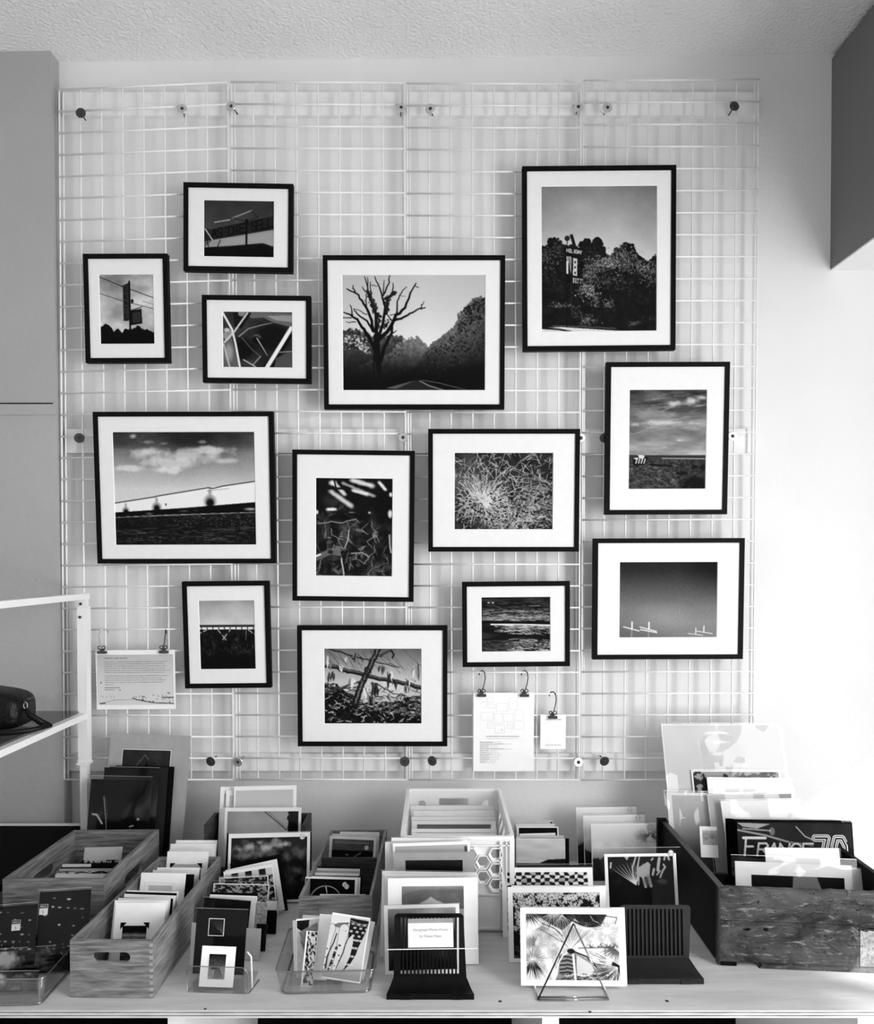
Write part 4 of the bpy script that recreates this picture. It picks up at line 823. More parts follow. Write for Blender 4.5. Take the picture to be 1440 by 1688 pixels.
# ================================================================== framed photographs
def fr(label, art, q, ph, seed):
    fx = lambda x: x; k = 1.0087; out = []
    L, Rr = (q[0][0] + q[2][0]) / 2, (q[1][0] + q[3][0]) / 2; T, Bt = (q[0][1] + q[1][1]) / 2, (q[2][1] + q[3][1]) / 2
    dL = (L-720)*(k-1) if L > 720 else 0; dR = (Rr-720)*(k-1) if Rr < 720 else 0
    dT = (T-925)*(k-1) if T > 925 else 0; dB = (Bt-925)*(k-1) if Bt < 925 else 0
    TL = (q[0][0]+dL, q[0][1]+dT); TR = (q[1][0]+dR, q[1][1]+dT); BL = (q[2][0]+dL, q[2][1]+dB); BR = (q[3][0]+dR, q[3][1]+dB)
    Yb = YG - .007 - .024
    wt = at(TR[0], TR[1], Yb).x - at(TL[0], TL[1], Yb).x; wb = at(BR[0], BR[1], Yb).x - at(BL[0], BL[1], Yb).x
    Yt = Yb * min(1.0, max(.985, wb / wt))
    pTL, pTR, pBL, pBR = at(*TL, Yt), at(*TR, Yt), at(*BL, Yb), at(*BR, Yb)
    u = ((pTR - pTL) + (pBR - pBL)).normalized(); v = (pTL + pTR - pBL - pBR); v = (v - u * v.dot(u)); H = v.length / 2; v.normalize()
    W = ((pTR - pTL).length + (pBR - pBL).length) / 2; n = v.cross(u)
    o = (pBL + pBR) / 2
    root = empty('framed_photograph', basis(o, u, n, v), label, 'framed photograph', 'black framed photographs on the grid')
    m, d = .0160, .0225; x0, x1 = -W/2, W/2; i0, i1, j0, j1 = x0+m, x1-m, m, H-m
    def rail(p):   # front polygon of the moulding, a slim lip inside
        f = [(a, 0, b) for a, b in p]; b_ = [(a, d, b) for a, b in p]
        MB().hexa(f + b_).build('frame_rail', M['frame'], root)
    rail([(x0, 0), (x1, 0), (i1, j0), (i0, j0)]); rail([(x1, 0), (x1, H), (i1, j1), (i1, j0)])
    rail([(x1, H), (x0, H), (i0, j1), (i1, j1)]); rail([(x0, H), (x0, 0), (i0, j0), (i0, j1)])
    L, Rr, T, Bt = (TL[0]+BL[0])/2, (TR[0]+BR[0])/2, (TL[1]+TR[1])/2, (BL[1]+BR[1])/2
    a0, a1 = x0 + W*(ph[0]-L)/(Rr-L), x0 + W*(ph[2]-L)/(Rr-L); b1, b0 = H*(Bt-ph[1])/(Bt-T), H*(Bt-ph[3])/(Bt-T)
    y = .0045; e = .0016
    mb = MB(); A = [(i0, y, j0), (i1, y, j0), (i1, y, j1), (i0, y, j1)]; Bq = [(a0-e, y, b0-e), (a1+e, y, b0-e), (a1+e, y, b1+e), (a0-e, y, b1+e)]
    for i in range(4): mb.add([A[i], A[(i+1) % 4], Bq[(i+1) % 4], Bq[i]], [(0, 1, 2, 3)])
    mt = mb.build('mat_board', M['matb'], root)
    mb = MB(); Cq = [(a0, y+.0022, b0), (a1, y+.0022, b0), (a1, y+.0022, b1), (a0, y+.0022, b1)]
    for i in range(4): mb.add([Bq[i], Bq[(i+1) % 4], Cq[(i+1) % 4], Cq[i]], [(0, 1, 2, 3)])
    mb.build('bevel', M['matbevel'], mt)
    c = Cv((ph[2]-ph[0])*2.08, (ph[3]-ph[1])*2.08, .5, seed); art(c); c.half()
    ink_mesh(c, a0-.001, a1+.001, b0-.001, b1+.001, y+.0026, root)
    MB().box(i0-.002, i1+.002, y+.004, d-.002, j0-.002, j1+.002).build('backing_board', M['back'], root)
FR = [
 ('small upright black frame with a tall SKATE sign on a pole', ph_skate, ((138,418),(281,418),(141,601),(283,600)), (164.4,451.4,252.8,565.6)),
 ('small black frame with a dark diesel station sign photograph', ph_diesel, ((298,300),(481,303),(302,450),(484,453)), (333.3,329.4,448.3,421.7)),
 ('small black frame with a tangled car interior photograph', ph_car, ((332.5,485.5),(514,488),(334,633),(514,634)), (366.9,513.3,480.8,604.4)),
 ('large black frame with a bare tree beside a misty road', ph_tree, ((530,420),(831,421),(534,677),(831,676)), (563.8,452,798.5,642)),
 ('large upright black frame with a motel sign among dark trees', ph_holiday, ((862.5,274.6),(1117.7,270.8),(860.4,580.6),(1113,580)), (894.6,305.2,1084.2,544.4)),
 ('upright black frame with a stranded boat under streaky clouds', ph_boat, ((996,597),(1202,596),(994.5,849),(1198,848.6)), (1037,641.6,1163.6,805)),
 ('large black frame with blurred white tank train under clouds', ph_train, ((154.6,679),(454.5,678),(160.5,929),(456.4,928.7)), (188.4,711.5,420.5,897.5)),
 ('upright black frame with dark tangled leaves and bright light patches', ph_plants, ((482.4,741),(684.6,743),(481.7,990),(681.4,992.5)), (520.7,788,646.3,949)),
 ('black frame with a pale clump of dry grass stalks', ph_grass, ((705.6,707),(956.2,707),(705.6,909.5),(953.7,909.5)), (749.3,746,911,872)),
 ('black frame with a grey empty sky above thin white crossed poles', ph_sky, ((974.5,888),(1226,886.6),(974.5,1087),(1224,1086.7)), (1021,926.5,1181.5,1050.6)),
 ('small upright black frame with a railway trestle over dark brush', ph_trestle, ((302,958),(447.7,958),(305,1135.7),(449.3,1133)), (329.7,990.3,420.3,1103)),
 ('small black frame with dark rippling water and two white specks', ph_water, ((761,959),(939,958),(762,1100),(939,1098)), (793.7,984.6,906.7,1074)),
 ('black frame with fallen logs hung with ragged scraps', ph_wreck, ((489,1030.7),(737,1030.3),(490.7,1230),(737,1230.7)), (534,1069.7,693.7,1193)),
]
for i, (lab, art, q, ph) in enumerate(FR): fr(lab, art, q, ph, 11 + i)

# ================================================================== notices clipped to the grid
def hook_clip(label, x, ytop, yclip, side, steel):
    """S hook over a wire with a small bulldog clip at its foot"""
    Yh = YG - .020; p = at(x, yclip, Yh); top = at(x, ytop, Yh).z - p.z
    root = empty('clip_hook', p, label, 'clip', 'hooks with spring clips holding the notices')
    s = side; h = top
    pts = [(-.006*s, -.004, .018), (.000, -.006, .012), (.003*s, -.004, .020), (.009*s, 0, h*.45), (.013*s, .004, h*.72), (.011*s, .010, h*.93), (.004*s, .016, h), (-.004*s, .024, h*.95), (-.007*s, .030, h*.84), (-.007*s, .030, h*.78)]
    sp = []
    for i in range(len(pts)-1):
        a, b = Vector(pts[i]), Vector(pts[i+1]); sp += [a, (a+b)/2]
    sp.append(Vector(pts[-1]))
    MB().tube(sp, .0021, 6).build('hook', M['steel' if steel else 'steeld'], root, None, True)
    cl = MB().box(-.0155, .0155, -.006, .006, -.005, .004).build('clip_jaw', M['steeld'], root)
    MB().box(-.006, .006, -.005, .003, .004, .012).build('neck', M['steeld'], cl)
    for sx_ in (-1, 1):
        MB().tube([(sx_*.007 + .0055*math.cos(t), -.004, .016 + .0055*math.sin(t)) for t in np.linspace(0, 2*math.pi, 13)[:-1]], .0018, 6, True).build('clip_ring', M['steeld'], cl, None, True)
hook_clip('bright hook and clip at the left corner of the artist notice', 168.5, 1037, 1075, -1, True)
hook_clip('dark hook and clip at the right corner of the artist notice', 270, 1037, 1074.5, .25, False)
hook_clip('dark hook and clip at the left corner of the price list', 793.5, 1106.5, 1146, 1, False)
hook_clip('dark hook and clip at the right corner of the price list', 864, 1106.5, 1146, 1, False)
hook_clip('dark hook and clip above the small payment card', 910.5, 1141.5, 1182, 1, False)

def notice(name, label, cat, TL, TR, BLy, Y, dY=.004):
    a = at(*TL, Y); b = at(*TR, Y); u = (b-a).normalized(); v = Vector((0, -.02, 1)); v = (v - u*v.dot(u)).normalized(); n = v.cross(u)
    W = (b-a).length; H = (a.z - at(TL[0], BLy, Y).z)
    root = empty(name, basis((a+b)/2 - v*H, u, n, v), label, cat)
    mb = MB(); k = 10
    for i in range(k+1):
        x = -W/2 + W*i/k; y = .0004*math.sin(i*.9)
        mb.v += [(x, y, 0), (x, y*.3, H)]
    mb.f = [(2*i, 2*i+2, 2*i+3, 2*i+1) for i in range(k)]
    s_ = mb.build('sheet', M['paper'], root); md = s_.modifiers.new('thickness', 'SOLIDIFY'); md.thickness = .0006; md.offset = -1
    return root, W, H
Yn = YG - .016
r, W, H = notice('artist_notice', 'landscape paper notice about the artist hung by two clips', 'notice', (157.5, 1072), (288, 1071), 1170, Yn)
c = Cv(118, 82, .80, 5); c.ramp([0, .5, 1], [.78, .86, .88]); c.a -= .10*np.clip((.25-c.U)*2, 0, 1)*np.clip(1-c.V*1.5, 0, 1); c.rect = (100, 490, 1290, 1265)
c.line([(140, 1238), (215, 1230)], 16, .03); c.line([(215, 1222), (360, 1185), (640, 1180)], 6, .35); c.line([(640, 1160), (700, 1180), (800, 1200), (960, 1230), (1290, 1245)], 12, .05)
for k in range(26): x = 650+c.rs.rand()*640; y = 1110+c.rs.rand()*110; c.line([(x, y), (x+30*c.rs.rand(), y+c.rs.randn()*10)], 10, c.rs.choice([.05, .2, .5]), .9)
for k in range(14): x = 150+c.rs.rand()*220; c.line([(x, 1100+c.rs.rand()*40), (x+8, 1150)], 5, .55, .8)
c.ell((1205, 1085), 30, 14, .1, .9); c.ell((1215, 1085), 12, 7, .8); c.line([(1100, 1150), (1290, 1150)], 16, .15, .8); c.ell((157, 920), 18, 14, .03); c.ell((450, 1035), 13, 13, .03)
ink_mesh(c, -W/2+.005, W/2-.006, .016, H-.016, -.0016, r, 'printed_panel')
zt = lambda y: H*(1340-y)/(1340-403)
xl = -W/2 + W*(212-75)/1255; px = W/1255
lettering('ABOUT THE ARTIST', .0058, M['ink'], r, xl, zt(538), -.0024, width=370*px, name='heading')
for txt, y, wd in (('Diana Flynn is a multidisciplinary choreographer originally from New York and', 590, 985), ('currently based in Arizona. Working in analogue processes, she is drawn to', 624, 950), ('capturing - often through multiple exposures and "prepared" cameras - the', 658, 970),
    ('grids and structures of built and then abandoned human-impacted natural', 692, 950), ('landscapes. She also makes dances, works as a lighting designer and performs as', 726, 1035), ('amateur meteorologist, geothermometer, and is the co-director of', 760, 945),
    ('Her work in dance has been presented throughout the Northeast and southern', 812, 995), ('California, her sound work has been released on cassette by', 846, 910), ('Electronic and Crow Tapes. Her photography has been exhibited in', 880, 975), ('SHOP Projects in Clarendon, New York, and lives happily in several private', 916, 920), ('collections.', 950, 140)):
    lettering(txt, .0040, M['ink'], r, xl, zt(y), -.0024, width=wd*px, name='text_line')
WEB = r, xl, zt(998), zt(1030), px
r, W, H = notice('price_list', 'tall paper sheet with a numbered plan of the frames', 'notice', (780, 1142), (880, 1142), 1272, Yn)
px = W/895; zt = lambda y: H*(1612-y)/(1612-455); xx = lambda x: -W/2 + (x-92)*px
for i, (x0, y0, x1, y1) in enumerate(((207,580,285,670),(300,522,383,590),(313,615,405,682),(430,608,602,725),(625,525,742,697),(207,742,387,858),(402,760,522,905),(537,760,682,877),(703,712,825,858),(302,882,378,975),(410,928,555,1045),(597,908,680,982),(697,873,842,992))):
    t = .00045; a, b, d, e = xx(x0), xx(x1), zt(y1), zt(y0); mb = MB()
    for q in ((a, b, d, d+t), (a, b, e-t, e), (a, a+t, d, e), (b-t, b, d, e)): mb.add([(q[0], -.0018, q[2]), (q[1], -.0018, q[2]), (q[1], -.0018, q[3]), (q[0], -.0018, q[3])], [(0, 1, 2, 3)])
    mb.build('plan_outline', M['inkg'], r); lettering(str(i+1), .0035, M['inkg'], r, (a+b)/2, (d+e)/2-.001, -.0019, 'CENTER', name='plan_number')
MB().lathe([(0, -.0022), (.0014, -.0022), (.0014, -.0012)], 10).build('pin_dot', M['ink'], r, Matrix.Translation((xx(514), 0, zt(1000))))
def dashes(parent, x, z, width, h, mat, seed, y=-.0019):
    """print too small to read: word-long strokes on a line"""
    rs_ = np.random.RandomState(seed); m_ = MB(); q = x
    while q < x + width - h:
        l = min(h*(1.5+4*rs_.rand()), x + width - q); m_.add([(q, y, z), (q+l, y, z), (q+l, y, z+h*.62), (q, y, z+h*.62)], [(0, 1, 2, 3)]); q += l + h*.6
    return m_.build('text_line', mat, parent)
dashes(WEB[0], WEB[1], WEB[2], 235*WEB[4], .0026, M['ink'], 3, -.0024); dashes(WEB[0], WEB[1], WEB[3], 150*WEB[4], .0026, M['ink'], 4, -.0024)
dashes(r, xx(278), zt(1098), 500*px, .0026, M['ink'], 1); dashes(r, xx(295), zt(1128), 460*px, .0020, M['inkg'], 2)
for i, (wd, wg) in enumerate(((195, 320), (350, 465), (140, 265), (122, 255), (352, 485), (138, 265), (140, 268), (180, 310), (145, 282), (148, 275), (138, 270), (122, 245), (82, 212))):
    y = zt(1184 + i*25); dashes(r, xx(190), y, wd*px, .0022, M['ink'], 10+i); dashes(r, xx(200+wd), y, (wg-wd)*px, .0018, M['inkg'], 40+i)
r, W, H = notice('payment_card', 'small white payment card hanging from a single clip', 'notice', (890.5, 1178), (932.5, 1178), 1235, Yn - .002)
lettering('venmo to Pay', .0062, M['ink'], r, 0, H*.845, -.0019, 'CENTER', width=W*.62, name='heading')
dashes(r, -W*.31, H*.115, W*.62, .0028, M['inkg'], 77)
# ================================================================== plywood counter
YC0 = 1.757
root = empty('plywood_counter', (0, YC0, CZ - .018), 'long plywood counter with a raw layered front edge', 'counter')
for i in range(5):
    z0 = .018 - .0036*(i+1)
    MB().box(-2.05, 1.95, 0 if i % 2 == 0 else .0012, YP - YC0 - .004, z0, z0 + .0036).build('ply', (M['ply'] if i == 0 else M['plyd'] if i % 2 else M['plyl']), root)
for x in (-2.0, -.62, .27, 1.02, 1.9):
    MB().box(x - .02, x + .02, .03, .80, -CZ + .018, 0).build('support_panel', M['rack'], root)
MB().box(-1.98, 1.88, .76, .78, -.60, -.02).build('back_panel', M['shelf'], root)
for (x, y, r_) in ((824, 1650.5, .0045), (1099, 1650, .0045), (972, 1668, .0040), (338, 1663, .0035)):
    p = onz(x, y, CZ) - root.location
    MB().lathe([(0, .0006), (r_*.7, .0008), (r_, .0)], 14, 'z').build('screw_head', M['screw'], root, Matrix.Translation(p))

# ================================================================== white rack with a glass shelf, black bag
Yr = 2.60
pt = at(138, 978, Yr); X0 = pt.x
root = empty('metal_rack', (X0, Yr, CZ), 'white metal rack with a glass shelf in front of the grey pier', 'rack')
zt_ = pt.z - CZ; zs = at(138, 1000, Yr).z - CZ; zl = at(138, 1257, Yr).z - CZ
zm = at(138, 1176, Yr).z - CZ; zb = at(60, 1362, Yr).z - CZ
for y in (0, -.66):
    for x in (0, -.78):
        MB().box(x-.016, x+.016, y-.016, y+.016, zl, zs).build('post', M['rack'], root)
        MB().box(x-.012, x+.012, y-.012, y+.012, .002, zl).build('post_foot', M['rack'], root)
        MB().box(x-.010, x+.012, y-.010, y+.010, zs, zt_-.010).build('post_tip', M['rack'], root)
        MB().box(x-.019, x+.019, y-.019, y+.019, zl-.004, zl+.004).build('collar', M['rack'], root)
for x in (0, -.78):
    MB().box(x-.012, x+.014, -.67, .014, zt_-.020, zt_).build('top_rail', M['rack'], root)
    MB().box(x-.010, x+.014, -.644, -.016, zm-.016, zm+.004).build('shelf_rail', M['rack'], root)
for z, y in ((zs - .035, -.017), (zs + .010, -.012)):
    MB().lathe([(0, -.004), (.003, -.004), (.005, -.001), (.005, .001)], 12).build('bolt', M['screw'], root, Matrix.Translation((-.006, y, z)))
MB().box(-.77, -.012, -.65, -.006, zm+.004, zm+.010).build('glass_shelf', M['glass'], root)
MB().box(-.77, -.020, -.65, .010, zb-.020, zb).build('dark_shelf', M['shelf'], root)
MB().box(-.77, -.020, .004, .014, zb-.004, zb+.006).build('rear_rail', M['rack'], root)

# bag: a soft leather body, zip band, strap, ring
bz = CZ + zm + .0105; bp = at(-8, 1180, 2.33)
root = empty('leather_bag', (bp.x, 2.33, bz), 'black leather bag with a strap lying on the glass shelf', 'bag')
V = []; Fc = []; nu, nv = 28, 14
for j in range(nv + 1):
    t = -math.pi/2 + math.pi*j/nv
    for i in range(nu):
        a = 2*math.pi*i/nu; se = lambda q, e: math.copysign(abs(q)**e, q)
        x = .105*se(math.cos(t), .45)*se(math.cos(a), .5); y = .075*se(math.cos(t), .45)*se(math.sin(a), .5); z = .062 + .062*se(math.sin(t), .55)
        z *= 1 - .12*(x/.105) ; V.append((x, y, max(0, z)))
for j in range(nv):
    for i in range(nu): Fc.append((j*nu+i, j*nu+(i+1) % nu, (j+1)*nu+(i+1) % nu, (j+1)*nu+i))
MB().add(V, Fc).build('bag_body', M['leather'], root, None, True)
MB().tube([(.104, -.03, .085), (.108, -.02, .090), (.108, .02, .090), (.104, .03, .085)], .004, 6).build('zip', M['steeld'], root)
MB().tube([(.110 + .006*math.cos(t), -.03, .074 + .010*math.sin(t)) for t in np.linspace(0, 6.28, 12)[:-1]], .0016, 6, True).build('ring', M['steel'], root)
MB().tube([(.110, -.03, .064), (.122, -.028, .045), (.150, -.02, .022), (.172, -.01, .010), (.150, -.05, .006), (.110, -.085, .005), (.04, -.11, .005)], [.006, .009, .011, .010, .008, .008, .008], 8).build('strap', M['leather'], root, None, True)

# ================================================================== cards, prints and sleeves
def wrinkle(x0, x1, z0, z1, y, amp, seed, nx=9, nz=9):
    rs_ = np.random.RandomState(seed); G = rs_.randn(nz+1, nx+1)*amp; mb = MB()
    for j in range(nz+1):
        for i in range(nx+1): mb.v.append((x0+(x1-x0)*i/nx, y - abs(G[j, i]), z0+(z1-z0)*j/nz))
    mb.f = [(j*(nx+1)+i, j*(nx+1)+i+1, (j+1)*(nx+1)+i+1, (j+1)*(nx+1)+i) for j in range(nz) for i in range(nx)]
    return mb
_seed = [100]
def card(name, label, cat, TL, TR, Y, lean=14, floor=None, H=None, YR=None, t=.0016, mat='paper', art=None, rect=(0, 0, 1, 1), group=None,
         sleeve=None, window=None, res=1.0, sticker=None, corners=None, side=.003, shiny=0):
    """one flat print standing on its foot and leaning back; TL, TR say where its top corners show at depth Y
       rect: the picture's place on it (left, top, right, bottom, as fractions); sleeve: how far the clear film stands above it"""
    _seed[0] += 1; floor = CZ + .0005 if floor is None else floor
    a = at(*TL, Y); b = at(*TR, YR or Y); u = (b-a).normalized()
    dn = Vector((0, -math.sin(R(lean)), -math.cos(R(lean)))); dn = (dn - u*dn.dot(u)).normalized(); v = -dn; n = v.cross(u)
    if H is None: H = (min(a.z, b.z) - floor) / (-dn.z) - t*abs(n.z)
    W = (b-a).length; o = (a+b)/2 + dn*H
    Mx = basis(o, u, n, v)
    body = MB().box(-W/2, W/2, 0, t, 0, H)
    if not (art or sleeve is not None or window or sticker or corners):
        o_ = body.build(name, M[mat], None, Mx); return tag(o_, label, cat, group)
    r = empty(name, Mx, label, cat, group)
    body.build('board', M[mat], r)
    X = lambda f: -W/2 + W*f; Z = lambda f: H*(1-f)
    if art:
        pxw = W*(rect[2]-rect[0])*F_PX/Y*res; pxh = H*(rect[3]-rect[1])*F_PX/Y*res
        c = Cv(pxw*2, pxh*2, .5, _seed[0]); art(c); c.half(); ink_mesh(c, X(rect[0]), X(rect[2]), Z(rect[3]), Z(rect[1]), -.0005, r)
    if window:      # raised mat lip round the picture
        q = window; e = .0012; m_ = MB()
        for (x0, x1, z0, z1) in ((X(q[0])-e, X(q[0]), Z(q[3]), Z(q[1])), (X(q[2]), X(q[2])+e, Z(q[3]), Z(q[1])), (X(q[0])-e, X(q[2])+e, Z(q[1]), Z(q[1])+e), (X(q[0])-e, X(q[2])+e, Z(q[3])-e, Z(q[3]))): m_.box(x0, x1, -.0010, 0, z0, z1)
        m_.build('mat_bevel', M['matbevel'], r)
    if corners:     # black paper photo corners
        q = corners; s_ = W*.10
        for cx_, cz_, sx_ in ((X(q[0]), Z(q[1]), 1), (X(q[2]), Z(q[1]), -1)):
            MB().add([(cx_-sx_*s_*.25, -.0011, cz_+s_*.25), (cx_+sx_*s_, -.0011, cz_+s_*.25), (cx_-sx_*s_*.25, -.0011, cz_-s_)], [(0, 1, 2)]).build('photo_corner', M['dark'], r)
    if sticker:
        for k, (fx, fz, rr, txt) in enumerate(sticker):
            s_ = MB().lathe([(0, -.0016), (rr, -.0016), (rr, -.0006)], 18).build('price_sticker', M['paper'], r, Matrix.Translation((X(fx), -.0004-.0004*k, Z(fz))))
            MB().lathe([(rr*.86, -.0019), (rr*.97, -.0019)], 18).build('sticker_rim', M['ink'], s_); lettering(txt, rr*.8, M['ink'], s_, 0, -rr*.28, -.0020, 'CENTER', width=rr*1.25, name='sticker_number')
    if sleeve is not None:
        s_ = wrinkle(-W/2-side, W/2+side, 0, H+sleeve, -.0030, shiny or .0012, _seed[0], 13 if shiny else 9, 17 if shiny else 9).build('clear_sleeve', M['shiny' if shiny else 'sleeve'], r, None, True)
        if sleeve > .002: MB().box(-W/2-side, W/2+side, -.0034, -.0026, H+sleeve-.0008, H+sleeve).build('sleeve_edge', M['filmedge'], s_)
    return r

def wood_box(name, label, FL, FR, RL, RR, h, mat, t=.009, slots=(), cat='box', floor_mat=None, corner_joint=False, fh=None):
    z = CZ + h; P = [onz(*p, z) for p in (FL, FR, RL, RR)]; fl, fr_, rl, rr = [Vector((p.x, p.y, 0)) for p in P]
    o = (fl+fr_+rl+rr)/4; o.z = CZ; root = empty(name, o, label, cat)
    def board(nm, A, B, trim, slot, h=h):
        d = (B-A).normalized(); A2 = A + d*trim; L = (B-A).length - 2*trim; nrm = Vector((-d.y, d.x, 0))
        Mx = basis(A2 - Vector((o.x, o.y, 0)) + Vector((0, 0, .0008)), d, nrm, Vector((0, 0, 1)))
        holes = [stadium(L*slot[0], slot[1], slot[2], slot[3])] if slot else []
        return sheet(nm, [(0, 0), (L, 0), (L, h-.0008), (0, h-.0008)], holes, t, M[mat], root, Mx)
    S_ = dict(slots)
    f_ = board('front_board', fl, fr_, 0, S_.get('f'), fh or h); board('back_board', rr, rl, 0, S_.get('b'))
    board('side_board', rl, fl, t+.0003, S_.get('l')); board('side_board', fr_, rr, t+.0003, S_.get('r'))
    ins = lambda p, q: p + (q-p).normalized()*(t+.001)
    q = [ins(fl, rr), ins(fr_, rl), ins(rr, fl), ins(rl, fr_)]; q = [x - Vector((o.x, o.y, 0)) for x in q]
    MB().hexa([(x.x, x.y, .001) for x in q] + [(x.x, x.y, .007) for x in q]).build('bottom_board', M[floor_mat or mat], root)
    if corner_joint:
        W = (fr_-fl).length; m_ = MB(); k = 9
        for i in range(k):
            m_.box(W-.0075, W+.0004, -.0005, .0005, (h-.002)*(i+.0)/k+.002, (h-.002)*(i+.5)/k+.002)
        j_ = m_.build('finger_joint', M['pinept'], f_); j_['kind'] = 'stuff'
    return root

# ---- big matted prints leaning on the wall at the left
card('matted_print', 'tall grey mat board with a dark landscape window, leaning on the wall', 'matted print', (183, 1209.5), (314, 1213), 2.62, 10, mat='grey', art=ph_aframe, rect=(.17, .115, .77, .80), window=(.17, .115, .77, .80), t=.006)
card('matted_print', 'black mat board leaning just before the tall grey one', 'matted print', (191, 1262), (287, 1264), 2.585, 9, mat='dark', t=.004)
card('matted_print', 'thin dark mat board second behind the chair picture', 'matted print', (180, 1263), (277, 1265), 2.575, 9, mat='back', t=.003)
card('matted_print', 'black mat board directly behind the chair picture', 'matted print', (172, 1265), (262, 1267), 2.56, 9, mat='dark', t=.003, sleeve=.004)
card('matted_print', 'black matted picture of a metal armchair in a clear sleeve', 'matted print', (150, 1284), (250, 1286), 2.55, 9, mat='dark', art=ph_chair, rect=(.02, .02, .98, .95), t=.003, sleeve=.012)

# ---- left pine box with side handles, postcards inside
wood_box('pine_box', 'pine box with oval side handles, below the leaning black mats', (4, 1449.5), (171.5, 1449.5), (122, 1368), (262, 1367), .18, 'pine', .010, (('l', (.5, .115, .13, .036)), ('r', (.5, .115, .13, .036))))
fl_ = CZ + .009
card('postcard', 'white topped card at the back of the left pine box', 'postcard', (140, 1397), (202, 1395.5), 2.36, 20, fl_, art=lambda c: c.ramp([0, 1], [.78, .86]))
card('postcard', 'dark skyline card before the white one in the left pine box', 'postcard', (133, 1418), (196, 1417), 2.30, 18, fl_, mat='cream', art=lambda c: (c.ramp([0, .06, .07, 1], [.75, .7, .05, .05]), c.mix((c.V < .1)*(c.noise(14) > .5)*1.0, .05)))
GP = 'postcards in the left pine box'
for i, (x0, x1, y, Y, m_) in enumerate(((103, 150, 1424.5, 2.27, 'cream'), (100, 190, 1429.5, 2.245, 'dark'), (98, 188, 1432, 2.225, 'grey'))):
    card('postcard', ('cream', 'black', 'grey')[i] + ' postcard edge among the middle cards of the left pine box', 'postcard', (x0, y), (x1, y-.5), Y, 16, fl_, mat=m_, group=GP)
card('postcard', 'patterned postcard second from the front of the left pine box', 'postcard', (94, 1436), (181, 1435.5), 2.205, 15, fl_, art=lambda c: c.a.__setitem__(slice(None), np.where(c.noise(16, 60, 2) > .5, .15, .8)))
card('postcard', 'pale postcard at the front of the left pine box', 'postcard', (91, 1441), (176, 1440.5), 2.185, 14, fl_, mat='cream')

# ---- dark sleeved cards and acrylic tray at the front left corner
def neg_card(label, TL, TR, Y, lean, tagpos, sleeve=.006):
    r = card('sleeved_card', label, 'sleeved card', TL, TR, Y, lean, mat='dark', art=ph_neg, rect=(.03, .03, .97, .97), sleeve=sleeve, group=None)
    Wd = [ch for ch in r.children if ch.name.startswith('board')][0].dimensions; bpy.context.view_layer.update()
    me = [ch for ch in r.children if ch.name.startswith('board')][0].data; W = max(v.co.x for v in me.vertices)*2; H = max(v.co.z for v in me.vertices)
    k = MB().box(-.011, .011, -.0012, 0, -.0125, .0125).build('price_tag', M['cream'], r, Matrix.Translation((-W/2 + W*tagpos[0], -.0012, H*(1-tagpos[1]))))
    MB().box(-.0105, .0105, -.0016, -.0012, .003, .012).build('tag_band', M['ink'], k); lettering('PRICE', .006, M['cream'], k, 0, .0052, -.0019, 'CENTER', width=.015); lettering('5', .011, M['ink'], k, 0, -.0095, -.0019, 'CENTER')
    return r
neg_card('black card with rows of bright marks and a price tag, behind the corner tray', (66, 1471), (150, 1466), 1.97, 16, (.10, .22))
neg_card('black card with a price tag, cut off by the left edge of the photo', (-20, 1497), (62, 1490), 1.955, 17, (.60, .30))
def tray(label, FLb, FRb, h, depth, flare=.010, r=.016, rear_h=None):
    a = onz(*FLb, CZ); b = onz(*FRb, CZ); u = (b-a); u.z = 0; W = u.length; u.normalize(); n = Vector((-u.y, u.x, 0)); o = (a+b)/2; o.z = CZ + .0008
    root = empty('acrylic_tray', basis(o, u, n, Vector((0, 0, 1))), label, 'tray')
    def ring(e, z):
        P = []; x0, x1, y0, y1 = -W/2-e, W/2+e, -e, depth+e
        for cx, cy, a0 in ((x1-r, y0+r, -90), (x1-r, y1-r, 0), (x0+r, y1-r, 90), (x0+r, y0+r, 180)):
            for k in range(5): t = R(a0+22.5*k); P.append((cx+r*math.cos(t), cy+r*math.sin(t), z))
        return P
    lv = [ring(-.004, 0), ring(0, .006), ring(flare, h)]; mb = MB(); N = 20
    for L_ in lv: mb.v += L_
    for k in range(2): mb.f += [(k*N+i, k*N+(i+1) % N, (k+1)*N+(i+1) % N, (k+1)*N+i) for i in range(N)]
    mb.f.append(tuple(range(N))[::-1])
    w_ = mb.build('wall', M['acrylic'], root, None, True); md = w_.modifiers.new('thickness', 'SOLIDIFY'); md.thickness = .0022
    MB().tube(lv[2], .0018, 6, True).build('rim', M['acredge'], root, None, True); MB().tube([(p[0], p[1], p[2]+.003) for p in lv[0]], .0026, 6, True).build('foot_edge', M['acredge'], root, None, True)
    return root
tray('clear acrylic tray of dark sleeved cards in the near left corner', (-70, 1661), (68, 1659), .070, .21)
for i, (TL, TR, Y, lab, art) in enumerate((((-60, 1556), (121, 1532), 1.965, 'black glossy sleeve rearmost in the corner tray', None), ((-60, 1562), (115, 1541), 1.945, 'black glossy sleeve second from the back of the corner tray', None),
    ((-60, 1565), (108, 1553), 1.925, 'dark sleeved card with a pale label in the corner tray', lambda c: (c.a.fill(.04), c.poly([(.33, .02), (.62, .02), (.6, .1), (.33, .1)], .62, raw=True))), ((-60, 1572), (92, 1562), 1.905, 'dark sleeved picture with a pale blotch at the front of the corner tray', ph_rock))):
    card('sleeved_card', lab, 'sleeved card', TL, TR, Y, 22, CZ + .006, mat='dark', art=art, rect=(.02, .02, .98, .98), sleeve=.006, YR=Y+.03, shiny=.004)
